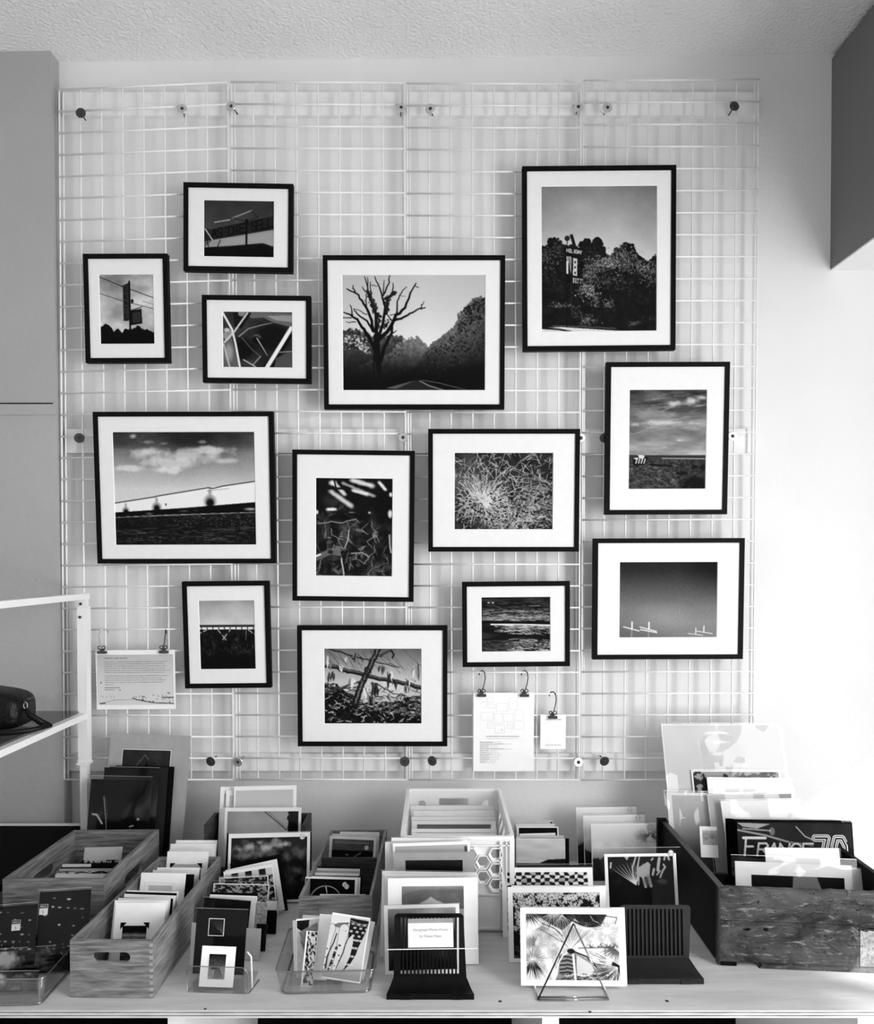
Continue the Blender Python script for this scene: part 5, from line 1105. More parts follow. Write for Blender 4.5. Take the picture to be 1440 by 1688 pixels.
card('sleeved_card', 'low black sleeve against the front wall of the corner tray', 'sleeved card', (-60, 1604), (64, 1602), 1.832, 16, CZ + .006, mat='dark', art=ph_rock, rect=(.02, .02, .98, .98), sleeve=.004, shiny=.004)

# ---- long pine box with the front handle, white mats inside
wood_box('pine_box', 'long narrow pine box with an oval front handle, nearest the left', (115, 1550), (251.5, 1551), (262, 1412), (364, 1412), .139, 'pine', .008, (('f', (.50, .098, .092, .024)), ('b', (.5, .098, .092, .024))), corner_joint=True)
fl_ = CZ + .009; LB = 'matted card in the long pine box, '; GW = 'white mats in the long pine box'
CL = [ # TL, TR, Y, mat, extra
 ((290, 1385), (358, 1385), 2.405, 'paper', 'edge of a white mat seen over the one before it', {}),
 ((281, 1391), (356, 1391), 2.385, 'paper', None, {}), ((279, 1400), (350, 1400), 2.34, 'cream', None, {}),
 ((276, 1403.5), (344, 1403.5), 2.32, 'paper', 'white mat with a black photo in black corners, rear of the long pine box', dict(art=lambda c: c.ramp([0, .15, .16, 1], [.72, .72, .02, .03]), rect=(.12, .24, .84, .9), corners=(.12, .24, .84, .9))),
 ((259, 1430), (329, 1430.5), 2.225, 'paper', None, {}), ((252, 1434), (326, 1435), 2.205, 'cream', None, {}),
 ((243, 1440.5), (320, 1441.5), 2.175, 'dark', 'black mat peeking out right of a white one in the long pine box', {}),
 ((233, 1438.5), (306.5, 1439.5), 2.160, 'paper', 'white mat with a pale framed print at the middle of the long pine box', dict(art=lambda c: c.a.fill(.80), rect=(.2, .22, .72, .9), window=(.13, .16, .79, .95))),
 ((209, 1467.5), (294, 1470), 2.055, 'paper', None, {}), ((207, 1470), (291, 1472.5), 2.045, 'dark', 'thin black mat edge between white mats of the long pine box', {}),
 ((205, 1473.5), (290, 1476.5), 2.035, 'paper', None, {}), ((203, 1479.5), (285, 1481.5), 2.010, 'dark', 'thin black mat behind the front mats of the long pine box', {}),
 ((195, 1480.5), (281, 1481), 2.000, 'cream', None, {}), ((189, 1484), (278, 1484.5), 1.985, 'paper', None, {}),
 ((191, 1488.5), (273.5, 1488), 1.970, 'paper', 'white mat with a small seascape in black corners, front of the long pine box', dict(art=lambda c: (c.ramp([0, .18, .28, .3, 1], [.05, .05, .62, .4, .25]), c.a.__iadd__((c.noise(8, 20)-.5)*.2)), rect=(.18, .36, .66, .92), corners=(.16, .33, .68, .92), window=(.16, .33, .68, .95)))]
ORD = ['first', 'second', 'third', 'fourth', 'fifth', 'sixth', 'seventh', 'eighth', 'ninth']
for TL, TR, Y, m_, lab, kw in CL:
    if not lab or lab[0] == 'e': lab = ORD.pop(0) + ' plain mat from the back of the long pine box'
    card('matted_print', lab, 'matted print', TL, TR, Y, 16, fl_, mat=m_, group=GW, t=.0022, **kw)

# ---- dark crate at the wall with large prints, cloud print before it
wood_box('dark_crate', 'dark wooden crate of large prints against the wall', (334, 1362), (502.5, 1362), (354, 1339), (513.5, 1340), .205, 'pinedk', .012, cat='crate', fh=.07)
fl_ = CZ + .010
card('photo_print', 'bordered print farthest left at the back of the dark crate', 'photo print', (363.5, 1297), (470, 1296), 2.545, 12, fl_, art=ph_cactus, rect=(.06, .08, .95, .92))
card('photo_print', 'bordered print second from the back left of the dark crate', 'photo print', (373, 1303), (465, 1302), 2.535, 12, fl_, art=lambda c: c.a.fill(.86), rect=(.06, .06, .95, .92))
card('photo_print', 'pale print with round dark tops low in its picture, in the dark crate', 'photo print', (386, 1296.5), (488.5, 1294.5), 2.525, 12, fl_, art=ph_cactus, rect=(.03, .045, .95, .92), sleeve=.003)
for i in range(3): card('photo_print', ('left', 'middle', 'right')[i] + ' of three white print edges left of the power line print', 'photo print', (361.5+3.5*i, 1331.5), (470+4*i, 1331), 2.500-.008*i, 10, fl_, group='prints behind the power line print')
card('photo_print', 'print of slanting power lines and a dark roof edge', 'photo print', (371, 1331.5), (496.5, 1331), 2.470, 10, fl_, art=ph_wires, rect=(.035, .05, .965, .93), sleeve=.005)
card('photo_print', 'white print hidden just behind the storm cloud print', 'photo print', (374, 1373), (513.5, 1372), 2.375, 14, t=.003, mat='dark')
card('photo_print', 'large print of dramatic storm clouds with a round price sticker', 'photo print', (377, 1374.5), (511, 1371.5), 2.355, 13, art=ph_clouds, rect=(.035, .065, .965, .965), sleeve=.003, sticker=[(.905, .065, .0085, '25')])

# ---- tilted small prints before it
card('photo_print', 'dark slanted print standing behind the small tilted prints', 'photo print', (379, 1424), (462, 1408), 2.30, 13, mat='dark', YR=2.30, H=.165)
card('photo_print', 'slanted white bordered print with a grey picture', 'photo print', (371, 1434.5), (456, 1416), 2.265, 13, art=lambda c: (c.ramp([0, .3, 1], [.72, .8, .4]), c.line([(.2, .2), (.95, .3)], .03, .15)), rect=(.05, .06, .9, .8), YR=2.265, H=.145)
card('photo_print', 'slanted print with a row of dark checks along its top', 'photo print', (368, 1437), (449, 1423.5), 2.245, 13, art=lambda c: (ph_seams(c), c.a.__setitem__(slice(0, max(2, c.h//6)), np.where((c.U[:max(2, c.h//6)]*7).astype(int) % 2, .12, .85))), rect=(.02, .07, .98, .98), YR=2.245, H=.140)
card('photo_print', 'high contrast foliage print behind the small black mats', 'photo print', (361, 1447), (442, 1443), 2.215, 12, art=lambda c: ph_seams(c, 4), rect=(.02, .02, .98, .98), sleeve=.004, H=.128)
card('photo_print', 'speckled print in a clear sleeve behind the small black mats', 'photo print', (352, 1456), (444, 1458), 2.185, 12, art=lambda c: ph_seams(c, 5), rect=(.02, .02, .98, .98), sleeve=.008, H=.125)
for i, (x0, x1, y, Y) in enumerate(((347, 425, 1470.5, 2.125), (346, 424, 1474.5, 2.110), (345, 422, 1477.5, 2.095))):
    card('matted_print', ('black', 'white', 'cream')[i] + ' mat edge in the stack behind the mountain mat', 'matted print', (x0, y), (x1, y+3), Y, 10, mat=('dark', 'paper', 'cream')[i], H=.122, group='mats behind the mountain mat', t=.002)
card('matted_print', 'plain black mat with a white edge behind the mountain mat', 'matted print', (337, 1479.5), (413.5, 1485.5), 2.075, 9, mat='dark', sleeve=.003, H=.125)
card('photo_print', 'small leaf print with a black foot beside the small black mats', 'photo print', (424, 1487), (441, 1488), 2.10, 8, art=lambda c: c.a.__setitem__(slice(None), .35+.5*c.noise(8)), t=.002)
card('photo_print', 'narrow print, white above and black below, by the small black mats', 'photo print', (439, 1484.5), (457, 1485), 2.13, 8, art=lambda c: c.ramp([0, .28, .30, 1], [.86, .86, .03, .03]), t=.004, mat='dark')
card('matted_print', 'black card behind the grey card beside the mountain mat', 'matted print', (423, 1523), (440, 1524), 2.03, 6, mat='dark', t=.003, sleeve=.002)
card('matted_print', 'plain grey card standing beside the mountain mat', 'matted print', (402, 1531), (430, 1532), 1.985, 6, mat='grey', t=.006, sleeve=.002)
card('matted_print', 'pale mat edge at the left of the mountain mat', 'matted print', (316, 1521), (400, 1523), 1.96, 7, mat='cream')
card('matted_print', 'black mat with a small square mountain photograph', 'matted print', (325, 1498.5), (408, 1501), 1.925, 10, CZ + .005, mat='dark', art=ph_mountain, rect=(.26, .145, .55, .40), window=(.26, .145, .55, .40), sleeve=.004, t=.002)
card('matted_print', 'small white mat with a wave photograph in the acrylic holder', 'matted print', (333.5, 1559), (389, 1561), 1.862, 13, CZ + .005, art=ph_wave, rect=(.235, .19, .735, .81), window=(.235, .19, .735, .81), t=.002)
# its clear holder
a = onz(308, 1636, CZ); b = onz(407, 1639, CZ); Wh = (b-a).length; mid = (a+b)/2; u = (b-a).normalized()
root = empty('acrylic_holder', basis(Vector((mid.x, mid.y, CZ+.0005)), u, Vector((-u.y, u.x, 0)), Vector((0, 0, 1))), 'clear acrylic holder with rounded front, before the mountain mat', 'card holder')
rp = [(-Wh/2, 0), (Wh/2, 0)] + [(Wh/2-.017+.017*math.cos(R(q)), .047+.017*math.sin(R(q))) for q in range(0, 91, 18)] + [(-Wh/2+.017+.017*math.cos(R(q)), .047+.017*math.sin(R(q))) for q in range(90, 181, 18)]
sheet('front_plate', rp, [], .002, M['acrylic'], root)
MB().tube([(p[0], .001, p[1]) for p in rp], .0011, 6, True).build('plate_edge', M['acredge'], root, None, True)
MB().box(-Wh/2, Wh/2, .002, .10, 0, .003).build('base_plate', M['acrylic'], root)
for sx_ in (1,):
    MB().tube([(Wh/2+.006, .022, .003), (Wh/2+.004, .022, .08), (Wh/2-.006, .022, .092)], .0020, 6).build('side_bracket', M['paper'], root, None, True)
    MB().tube([(Wh/2+.004, .0, .002), (Wh/2+.012, .06, .002)], .0014, 6).build('base_edge', M['acredge'], root)

# ---- pine box with a divider
wood_box('pine_box', 'narrow pine box with a divider, behind the tray of cards', (492, 1479), (613, 1477), (545, 1368.5), (637.5, 1367), .139, 'pine', .008, (('f', (.50, .098, .092, .024)), ('b', (.5, .098, .092, .024))))
fl_ = CZ + .009
card('photo_print', 'print edge at the very back of the divided pine box', 'photo print', (560, 1371), (625, 1372), 2.525, 8, fl_)
card('photo_print', 'pale print behind the street print in the divided pine box', 'photo print', (547, 1374.5), (624, 1376), 2.50, 9, fl_, mat='cream')
card('photo_print', 'dark street print with a price sticker in the divided pine box', 'photo print', (543.5, 1378), (620, 1381), 2.475, 10, fl_, art=ph_street, rect=(.06, .06, .95, .5), sticker=[(.80, .24, .0075, '20')], sleeve=.003)
dv = onz(528, 1413, CZ + .132); dv2 = onz(623, 1413, CZ + .132)
b_ = MB().box(dv.x+.004, dv2.x-.004, dv.y-.006, dv.y, CZ+.009, CZ+.132).build('box_divider', M['pinedk']); tag(b_, 'dark wooden divider across the narrow pine box', 'divider')
for i, (x0, x1, y, Y, m_) in enumerate(((517, 594, 1428, 2.275, 'dark'), (521, 593, 1431, 2.262, 'cream'), (511, 592, 1435, 2.245, 'grey'), (514, 591, 1438.5, 2.230, 'paper'), (512, 597, 1443, 2.205, 'dark'))):
    card('photo_print', ('first', 'second', 'third', 'fourth', 'fifth')[i] + ' print edge counted from the divider, behind the dial print', 'photo print', (x0, y), (x1, y+1.5), Y, 13, fl_, mat=m_, group='prints behind the dial print')
card('photo_print', 'white bordered print directly behind the dial print', 'photo print', (505, 1444), (594, 1446.5), 2.185, 13, fl_)
card('photo_print', 'black print with a bright dial arc and two price stickers', 'photo print', (503.5, 1445.5), (589, 1448), 2.165, 13, fl_, art=ph_dial, rect=(.01, .03, .955, .6), sticker=[(.76, .13, .0072, '20'), (.80, .17, .0072, '15')])
card('photo_print', 'pale card lying behind the front board of the divided pine box', 'photo print', (527, 1474), (602, 1474.5), 2.088, 5, fl_, mat='cream')

# ---- acrylic tray of illustrated cards
tray('clear acrylic tray holding the illustrated leg cards', (461, 1641), (612, 1638), .062, .20)
fl_ = CZ + .008
card('greeting_card', 'pale card edge at the back of the illustrated tray', 'card', (499, 1508), (530, 1510), 2.00, 14, fl_, mat='cream')
card('greeting_card', 'white card at the far left of the illustrated tray', 'card', (482, 1517.5), (517, 1514), 1.955, 20, fl_, mat='paper', H=.148)
card('greeting_card', 'grey collage card at the left of the illustrated tray', 'card', (488, 1515), (528, 1511.5), 1.945, 22, fl_, art=ph_zine, rect=(.03, .03, .98, .98), H=.148)
card('greeting_card', 'strip of dark flower heads leaning in the illustrated tray', 'card', (505, 1534.5), (524, 1535.5), 1.905, 24, fl_, art=ph_patch, rect=(.14, .01, .98, .98), H=.124)
card('greeting_card', 'white card with a rolled edge in the illustrated tray', 'card', (527, 1506.5), (549, 1508), 1.935, 22, fl_, mat='paper', H=.150)
card('greeting_card', 'white punched card at the right of the illustrated tray', 'card', (584, 1513.5), (618, 1520), 1.930, 20, fl_, mat='cream', H=.145)
card('greeting_card', 'card drawn with striped and spotted dancing legs', 'card', (548, 1504), (610.5, 1513.5), 1.900, 22, fl_, art=ph_legs, rect=(.0, .025, .975, .975), H=.148, res=1.6)
# ================================================================== white plastic milk crate
hC = .274; zC = CZ + hC
P = [onz(*p, zC) for p in ((659.6, 1379), (848.5, 1379), (669.7, 1299), (824.4, 1299))]
x0, x1 = (P[0].x + P[2].x)/2, (P[1].x + P[3].x)/2; y0, y1 = P[0].y, min(P[2].y, 2.615)
Wc, Dc = x1 - x0, y1 - y0
root = empty('milk_crate', ((x0+x1)/2, (y0+y1)/2, CZ), 'white plastic milk crate with hexagon openings, full of prints', 'crate')
def hexpanel(nm, L, h, Mx, tall=True):
    holes = []; rims = []; r = .021; dx = r*1.95; dz = r*1.69
    for i in range(-8, 9):
        cx = L/2 + i*.0363
        if cx - r*.75 < .012 or cx + r*.75 > L-.012: continue
        for j in range(3 if i % 2 else 2):
            cz_ = h - (.046 if i % 2 else .0675) - .0437*j
            if not tall and abs(cx - L/2) < .075 and j == 0: continue
            holes.append(hexagon(cx, cz_, r*.72)); rims.append((cx, cz_))
    if not tall: holes.append([(L/2-.05, h-.050), (L/2+.05, h-.050), (L/2+.05, h-.025), (L/2-.05, h-.025)])
    pn = sheet(nm, [(0, 0), (L, 0), (L, h), (0, h)], holes, .0030, M['cratew'], root, Mx)
    m_ = MB()
    for cx, cz_ in rims:      # raised honeycomb ribs standing out of the panel
        A = hexagon(cx, cz_, r*1.06); B = hexagon(cx, cz_, r*.90)
        for k in range(6):
            q = [A[k], A[(k+1) % 6], B[(k+1) % 6], B[k]]; m_.hexa([(p[0], -.009, p[1]) for p in q] + [(p[0], 0, p[1]) for p in q])
    for xr in (.012, .030, L-.030, L-.012): m_.box(xr-.0016, xr+.0016, -.009, 0, .004, h-.008)
    for zr in (h-.006, h-.020, h*.40, .010): m_.box(.004, L-.004, -.009, 0, zr-.0016, zr+.0016)
    rb = m_.build('rib_grid', M['cratew'], pn); return pn
dX, dY = Wc/2, Dc/2; Zv = Vector((0, 0, 1))
hexpanel('front_panel', Wc-.02, hC-.008, basis(Vector((-dX+.01, -dY+.009, .002)), Vector((1, 0, 0)), Vector((0, 1, 0)), Zv))
hexpanel('rear_panel', Wc-.02, hC-.008, basis(Vector((dX-.01, dY-.009, .002)), Vector((-1, 0, 0)), Vector((0, -1, 0)), Zv), False)
hexpanel('side_panel', Dc-.02, hC-.008, basis(Vector((-dX+.009, dY-.01, .002)), Vector((0, -1, 0)), Vector((1, 0, 0)), Zv))
hexpanel('side_panel', Dc-.02, hC-.008, basis(Vector((dX-.009, -dY+.01, .002)), Vector((0, 1, 0)), Vector((-1, 0, 0)), Zv))
for sx_, sy_ in ((-1, -1), (1, -1), (1, 1), (-1, 1)): MB().box(min(sx_*dX, sx_*(dX-.013)), max(sx_*dX, sx_*(dX-.013)), min(sy_*dY, sy_*(dY-.013)), max(sy_*dY, sy_*(dY-.013)), 0, hC-.007).build('corner_post', M['cratew'], root)
def rr_(e, z, rad=.014, n=4):
    out = []
    for cx, cy, a0 in ((dX+e-rad, -dY-e+rad, -90), (dX+e-rad, dY+e-rad, 0), (-dX-e+rad, dY+e-rad, 90), (-dX-e+rad, -dY-e+rad, 180)):
        for k in range(n+1): t = R(a0+90*k/n); out.append((cx+rad*math.cos(t), cy+rad*math.sin(t), z))
    return out
N = 20; mb = MB()
for e, z in ((0, hC-.010), (.0, hC), (-.010, hC), (-.010, hC-.010)): mb.v += rr_(e, z)
for k in range(4): mb.f += [(k*N+i, k*N+(i+1) % N, ((k+1) % 4)*N+(i+1) % N, ((k+1) % 4)*N+i) for i in range(N)]
mb.build('top_rim', M['cratew'], root); MB().box(-dX+.010, dX-.010, -dY+.012, dY-.012, .004, .010).build('base_panel', M['cratew'], root)
fl_ = CZ + .0115
GM = 'prints in the milk crate'
for i, (xa, xb_, y, Y) in enumerate(((677, 813, 1328.5, 2.50), (681, 815, 1337, 2.45), (678, 816.5, 1347, 2.40))):
    card('photo_print', ('rearmost', 'second', 'third')[i] + ' white sleeved print from the back of the milk crate', 'photo print', (xa, y), (xb_, y), Y, 6, fl_, sleeve=.004, group=GM)
card('photo_print', 'white bordered print with a dark strip showing in the milk crate', 'photo print', (679, 1353.5), (817, 1353.5), 2.36, 6, fl_, art=lambda c: c.ramp([0, .1, 1], [.35, .6, .5]), rect=(.06, .045, .94, .9), sleeve=.003)
card('photo_print', 'white bordered print with a thin dark line in the milk crate', 'photo print', (678, 1366.5), (818, 1366.5), 2.31, 6, fl_, art=lambda c: c.ramp([0, .05, 1], [.2, .6, .5]), rect=(.06, .05, .94, .9))
card('photo_print', 'plain white print at the front of the milk crate', 'photo print', (680, 1373.5), (816, 1373.5), 2.27, 6, fl_, sleeve=.003)

# ================================================================== prints standing before the milk crate, black bookend, title card
def bookend(label, TL, TR, BLp, BRp, baseback, mat, nslot, plate_foot, backed=False):
    """moulded plastic bookend: slotted upright plate, flared foot running to the front"""
    b0 = onz(*BLp, CZ); b1 = onz(*BRp, CZ); Yf = (b0.y+b1.y)/2; Wb = b1.x-b0.x; cx = (b0.x+b1.x)/2
    Yb = Yf + baseback; t0 = at(*TL, Yb+.012); t1 = at(*TR, Yb+.012); Wt = t1.x-t0.x; tx = (t0.x+t1.x)/2 - cx; Ht = (t0.z+t1.z)/2 - CZ
    root = empty('bookend', (cx, Yf, CZ), label, 'bookend'); m = M[mat]; zf = plate_foot
    Wm = Wt + (Wb-Wt)*.22                                   # width at the plate's foot
    # plate with its slots, leaning back a little
    lean = math.atan2(.012, Ht); Hp = math.hypot(Ht - zf, .010)
    ho = []; usable = Wt - .022; pw = usable/nslot
    for k in range(nslot):
        xk = tx*.5 - usable/2 + pw*(k+.5); w2 = pw*.26; zt2 = Hp-.009; ho.append([(xk-w2, .006), (xk+w2, .006), (xk+w2, zt2), (xk-w2, zt2)])
    Mx = Matrix.Translation((0, baseback, zf)) @ Matrix.Rotation(-lean, 4, 'X')
    rc = .006
    sheet('slotted_plate', [(tx*.3-Wm/2, 0), (tx*.3+Wm/2, 0), (tx+Wt/2, Hp-rc), (tx+Wt/2-rc, Hp), (tx-Wt/2+rc, Hp), (tx-Wt/2, Hp-rc)], ho, .004, m, root, Mx)
    if backed: sheet('rear_skin', [(tx*.3-Wm/2, .002), (tx*.3+Wm/2, .002), (tx+Wt/2-.002, Hp-.002), (tx-Wt/2+.002, Hp-.002)], [], .0012, M['blackp'], root, Mx @ Matrix.Translation((0, .0045, 0)))
    # curved sweep from plate foot to base
    mb = MB(); ks = 8
    for k in range(ks+1):
        s = k/ks; y = baseback*(1-s); z = zf*(1-s)**2.2 + .016*s**.5 * (1 if s > 0 else 0) if False else .014 + (zf-.014)*(1-s)**2.4
        wv = Wm + (Wb-Wm)*s**.8; o_ = tx*.3*(1-s); mb.v += [(o_-wv/2, y, z), (o_+wv/2, y, z), (o_-wv/2, y, max(.0, z-.0145)), (o_+wv/2, y, max(.0, z-.0145))]
    for k in range(ks):
        a = k*4; b = a+4; mb.f += [(a, a+1, b+1, b), (a+2, b+2, b+3, a+3), (a, b, b+2, a+2), (a+1, a+3, b+3, b+1)]
    mb.f += [(0, 2, 3, 1), (ks*4, ks*4+1, ks*4+3, ks*4+2)]
    mb.build('flared_base', m, root, None, False)
    for xk in (-Wb*.28, Wb*.30): MB().box(xk-.012, xk+.012, -.0022, 0, .001, .011).build('foot_pad', m, root)
    return root
BS = 'prints before the milk crate'
card('photo_print', 'sleeved white print rearmost before the milk crate', 'photo print', (645, 1381), (770, 1382), 2.105, 8, sleeve=.003)
card('photo_print', 'white bordered pale print with a narrow price strip', 'photo print', (647, 1390.5), (773.5, 1386.5), 2.085, 8, art=lambda c: (c.a.fill(.72), c.poly([(.95, .02), (.99, .02), (.99, .12), (.95, .12)], .3, raw=True)), rect=(.03, .03, .97, .95), sleeve=.006)
card('photo_print', 'wide clear sleeved print left of the pale one', 'photo print', (634.5, 1388), (760, 1387), 2.095, 8, mat='cream', sleeve=.003)
card('matted_print', 'grey mat with a black picture before the milk crate', 'matted print', (649.5, 1405.5), (782, 1404.5), 2.06, 8, mat='grey', art=lambda c: c.ramp([0, .4, .42, 1], [.02, .02, .6, .6]), rect=(.14, .08, .85, .5), sleeve=.003)
card('photo_print', 'white print stacked behind the hill print, showing a thin edge', 'photo print', (629.5, 1436), (786, 1438.5), 2.02, 8, sleeve=.004)
card('photo_print', 'second white print stacked just behind the hill print', 'photo print', (634, 1440), (788, 1441.5), 2.005, 8, mat='cream', sleeve=.004)
card('photo_print', 'white bordered print of a pale domed hill', 'photo print', (639, 1448), (786.5, 1446.5), 1.985, 8, art=ph_hill, rect=(.155, .095, .845, .66), sleeve=.006)
card('photo_print', 'white bordered pale print behind the black slotted bookend', 'photo print', (632.5, 1493), (756.5, 1489.5), 1.930, 8, art=lambda c: (c.ramp([0, .2, .5, 1], [.62, .40, .12, .08]), c.ell((.6, .1), .3, .1, .8, .6, .8, .6), c.a.__iadd__((c.noise(5)-.5)*.3)), rect=(.05, .05, .95, .94), sleeve=.003)
bookend('glossy black slotted bookend in front of the hill print', (650, 1507), (763.5, 1504.5), (636.5, 1650), (781, 1646), .045, 'blackp', 16, .030)
r = card('title_card', 'white sign naming the risograph prints, on the black bookend', 'sign', (672, 1515), (746.5, 1514), 1.832, 4, H=.068, t=.001)
W = .109
bm_ = r.data; W = max(v.co.x for v in bm_.vertices)*2; H = max(v.co.z for v in bm_.vertices)
lettering('Risograph Photo Prints', .0085, M['inkg'], r, 0, H*.58, -.0007, 'CENTER', width=W*.75, name='title_line')
lettering('by Diana Flynn', .0085, M['inkg'], r, 0, H*.36, -.0007, 'CENTER', width=W*.48, name='title_line')
MB().box(-W/2, W/2, -.0008, 0, H*.86, H).build('top_band', M['grey'], r)
wrinkle(-W*.95, W*1.02, -.002, H*1.05, -.0030, .0010, 61).build('clear_sleeve', M['sleeve'], r, None, True)
MB().box(-W*.95, W*1.02, -.0040, -.0024, -.0030, -.0015).build('sleeve_edge', M['matbevel'], r)

# ================================================================== prints right of the crate
card('photo_print', 'pale print with a corner dot at the back, right of the milk crate', 'photo print', (847, 1353), (911, 1352.5), 2.58, 6, art=lambda c: (c.a.fill(.80), c.a.__iadd__((c.noise(6)-.5)*.1), c.ell((.95, .05), .03, .03, .1)))
card('photo_print', 'plain pale print second from the back, right of the milk crate', 'photo print', (850, 1358.5), (914, 1358), 2.56, 6, mat='cream')
card('photo_print', 'white bordered black print half hidden, right of the milk crate', 'photo print', (852, 1363), (920, 1363), 2.54, 7, art=lambda c: (c.a.fill(.05), c.a.__iadd__((c.noise(20)-.5)*.1)), rect=(.04, .02, .97, .9))
card('photo_print', 'tilted white print before the black one, right of the milk crate', 'photo print', (856, 1374.5), (915, 1373), 2.50, 8, mat='paper')
card('photo_print', 'grey print peeking above the coast print', 'photo print', (851, 1378.5), (929, 1377.5), 2.47, 8, mat='cream', sleeve=.003)
card('photo_print', 'black edged print just behind the coast print', 'photo print', (858, 1381.5), (937.5, 1382), 2.44, 8, mat='dark')
card('photo_print', 'print of a low dark headland under a pale sky', 'photo print', (850.5, 1382), (931, 1382.5), 2.42, 8, art=ph_coast, rect=(.0, .01, 1, .75), sleeve=.002)
card('photo_print', 'dark sleeve standing behind the checkerboard print', 'photo print', (852, 1427), (976, 1425.5), 2.17, 10, mat='back', sleeve=.004)
card('photo_print', 'white bordered print of warped black and white checks', 'photo print', (826.5, 1430.5), (976, 1430), 2.135, 12, art=ph_checks, rect=(.055, .065, .945, .92), t=.003, sleeve=.001, res=1.1)
card('photo_print', 'second print standing behind the white daisy print', 'photo print', (843, 1460), (997.5, 1460), 2.020, 12, t=.002)
card('photo_print', 'white bordered print crowded with small white daisies', 'photo print', (836.5, 1462.5), (996, 1462), 2.005, 12, art=ph_daisies, rect=(.05, .075, .945, .945), t=.003, sleeve=.001, res=1.1)
card('photo_print', 'thin print edge seen above the fan palm print', 'photo print', (860, 1494.5), (1029, 1496), 1.895, 12, t=.002, mat='cream')
card('photo_print', 'large white bordered fan palm print on a wire easel', 'photo print', (857, 1496.5), (1027, 1498), 1.878, 12, CZ + .008, art=ph_palms, rect=(.055, .075, .945, .925), t=.003, sleeve=.001, res=1.2)
# wire easel
f0 = onz(886, 1650, CZ); f1 = onz(1003, 1649.5, CZ); ap = at(945, 1524, 1.822)
root = empty('wire_easel', ((f0.x+f1.x)/2, f0.y, CZ), 'triangular wire easel holding the fan palm print', 'easel'); o = root.location
q = lambda p, dy=0, dz=.0025: (p.x-o.x, p.y-o.y+dy, p.z-CZ+dz)
rod('easel_leg', q(f0, .0), q(ap), .0020, M['steeld'], root); rod('easel_leg', q(f1, .0), q(ap), .0020, M['steel'], root)
rod('front_bar', q(f0, 0), q(f1, 0), .0024, M['steel'], root); rod('front_bar', q(f0, .012), q(f1, .012), .0024, M['steel'], root)
for p in (f0, f1): rod('side_bar', q(p, 0), q(p, .16), .0020, M['steel'], root)

# three stickered prints by the wall
for i, (TL, TR, Y, txt, art, w_) in enumerate((((949, 1331), (1048.5, 1330), 2.60, '20', ph_fog, 'rearmost of the three stickered misty prints'), ((960.5, 1344.5), (1062.5, 1343), 2.55, '15', ph_fog, 'middle of the three stickered misty prints'), ((973.5, 1358), (1082.5, 1357), 2.49, '20', ph_flowertop, 'foremost stickered misty print, with blossom in its corner'))):
    card('photo_print', w_, 'photo print', TL, TR, Y, 7, art=art, rect=(.01, .03, .99, .99), sleeve=.009, sticker=[(.885, .05, .0085, txt)], t=.002)
card('photo_print', 'dark print of pale cut plant shapes in a clear sleeve', 'photo print', (995.5, 1408), (1113.5, 1406.5), 2.145, 9, art=ph_nightplants, rect=(.045, .035, .955, .96), sleeve=.018, side=.012, sticker=[(.93, -.005, .0085, '17')])
bookend('charcoal ribbed bookend with a wide foot beside the old crate', (1022, 1492), (1137.5, 1492), (1011, 1623), (1159.5, 1622), .075, 'greyp', 15, .026, True)

# ================================================================== old drinks crate and its sleeves
hS = .205
A = onz(1184, 1592, CZ); ang = R(-4.6); u = Vector((math.cos(ang), math.sin(ang), 0)); n = Vector((-u.y, u.x, 0)); rl = onz(1088, 1351, CZ + hS)
Ds = (Vector((rl.x, rl.y, 0)) - Vector((A.x, A.y, 0))).dot(n); sk = (Vector((rl.x, rl.y, 0)) - Vector((A.x, A.y, 0))).dot(u)
Ws = .47
root = empty('drinks_crate', basis(Vector((A.x, A.y, CZ)), u, n, Vector((0, 0, 1))), 'old weathered wooden crate with metal edging at the right end', 'crate')
tS = .013
mo = [(.006, -.0), (Ws-.006, -.0)]
def plank(nm, z0, z1, y, mat, rag=0.0, seed=0):
    rs_ = np.random.RandomState(seed); top = [(x, z1 + rs_.randn()*rag) for x in np.linspace(Ws-.004, .004, 26)]
    return sheet(nm, [(.004, z0), (Ws-.004, z0)] + top, [], tS, M[mat], root, Matrix.Translation((0, y, 0)))
plank('front_plank', .120, hS, 0, 'crate', .0008, 1); plank('front_plank', .012, .1185, .0005, 'crate', .0003, 2)
sheet('bottom_slat', [(.10, .001), (Ws-.004, .0005), (Ws-.004, .0115), (.16, .0115), (.11, .0095)], [], .012, M['crate'], root, Matrix.Translation((0, -.006, 0)))
MB().box(.006, .046, .001, .035, .0008, .0115).build('foot_block', M['cratedk'], root)
def skew(x, y): return (x + sk*y/Ds, y)
def vbox(nm, xa, xb_, ya, yb, z0, z1, mat):
    p = [skew(xa, ya), skew(xb_, ya), skew(xb_, yb), skew(xa, yb)]; return MB().hexa([(a, b, z0) for a, b in p] + [(a, b, z1) for a, b in p]).build(nm, M[mat], root)
vbox('side_plank', -.0, tS, tS+.001, Ds, .006, hS-.002, 'cratedk'); vbox('side_plank', Ws-tS, Ws, tS+.001, Ds, .006, hS-.002, 'cratedk')
vbox('rear_plank', tS, Ws-tS, Ds-tS, Ds, .006, hS-.004, 'cratedk'); vbox('crate_floor', tS, Ws-tS, tS+.001, Ds-tS, .006, .012, 'cratedk')
vbox('centre_divider', tS, .085, .16, .172, .013, hS-.030, 'cratedk')
st = vbox('corner_strap', -.0022, .0035, -.0015, .014, .004, hS+.001, 'strap'); vbox('top_strap', -.0015, .0150, .002, Ds, hS-.0015, hS+.0012, 'strap')
vbox('rear_post', -.012, .018, Ds-.016, Ds+.002, .004, hS+.006, 'cratedk')
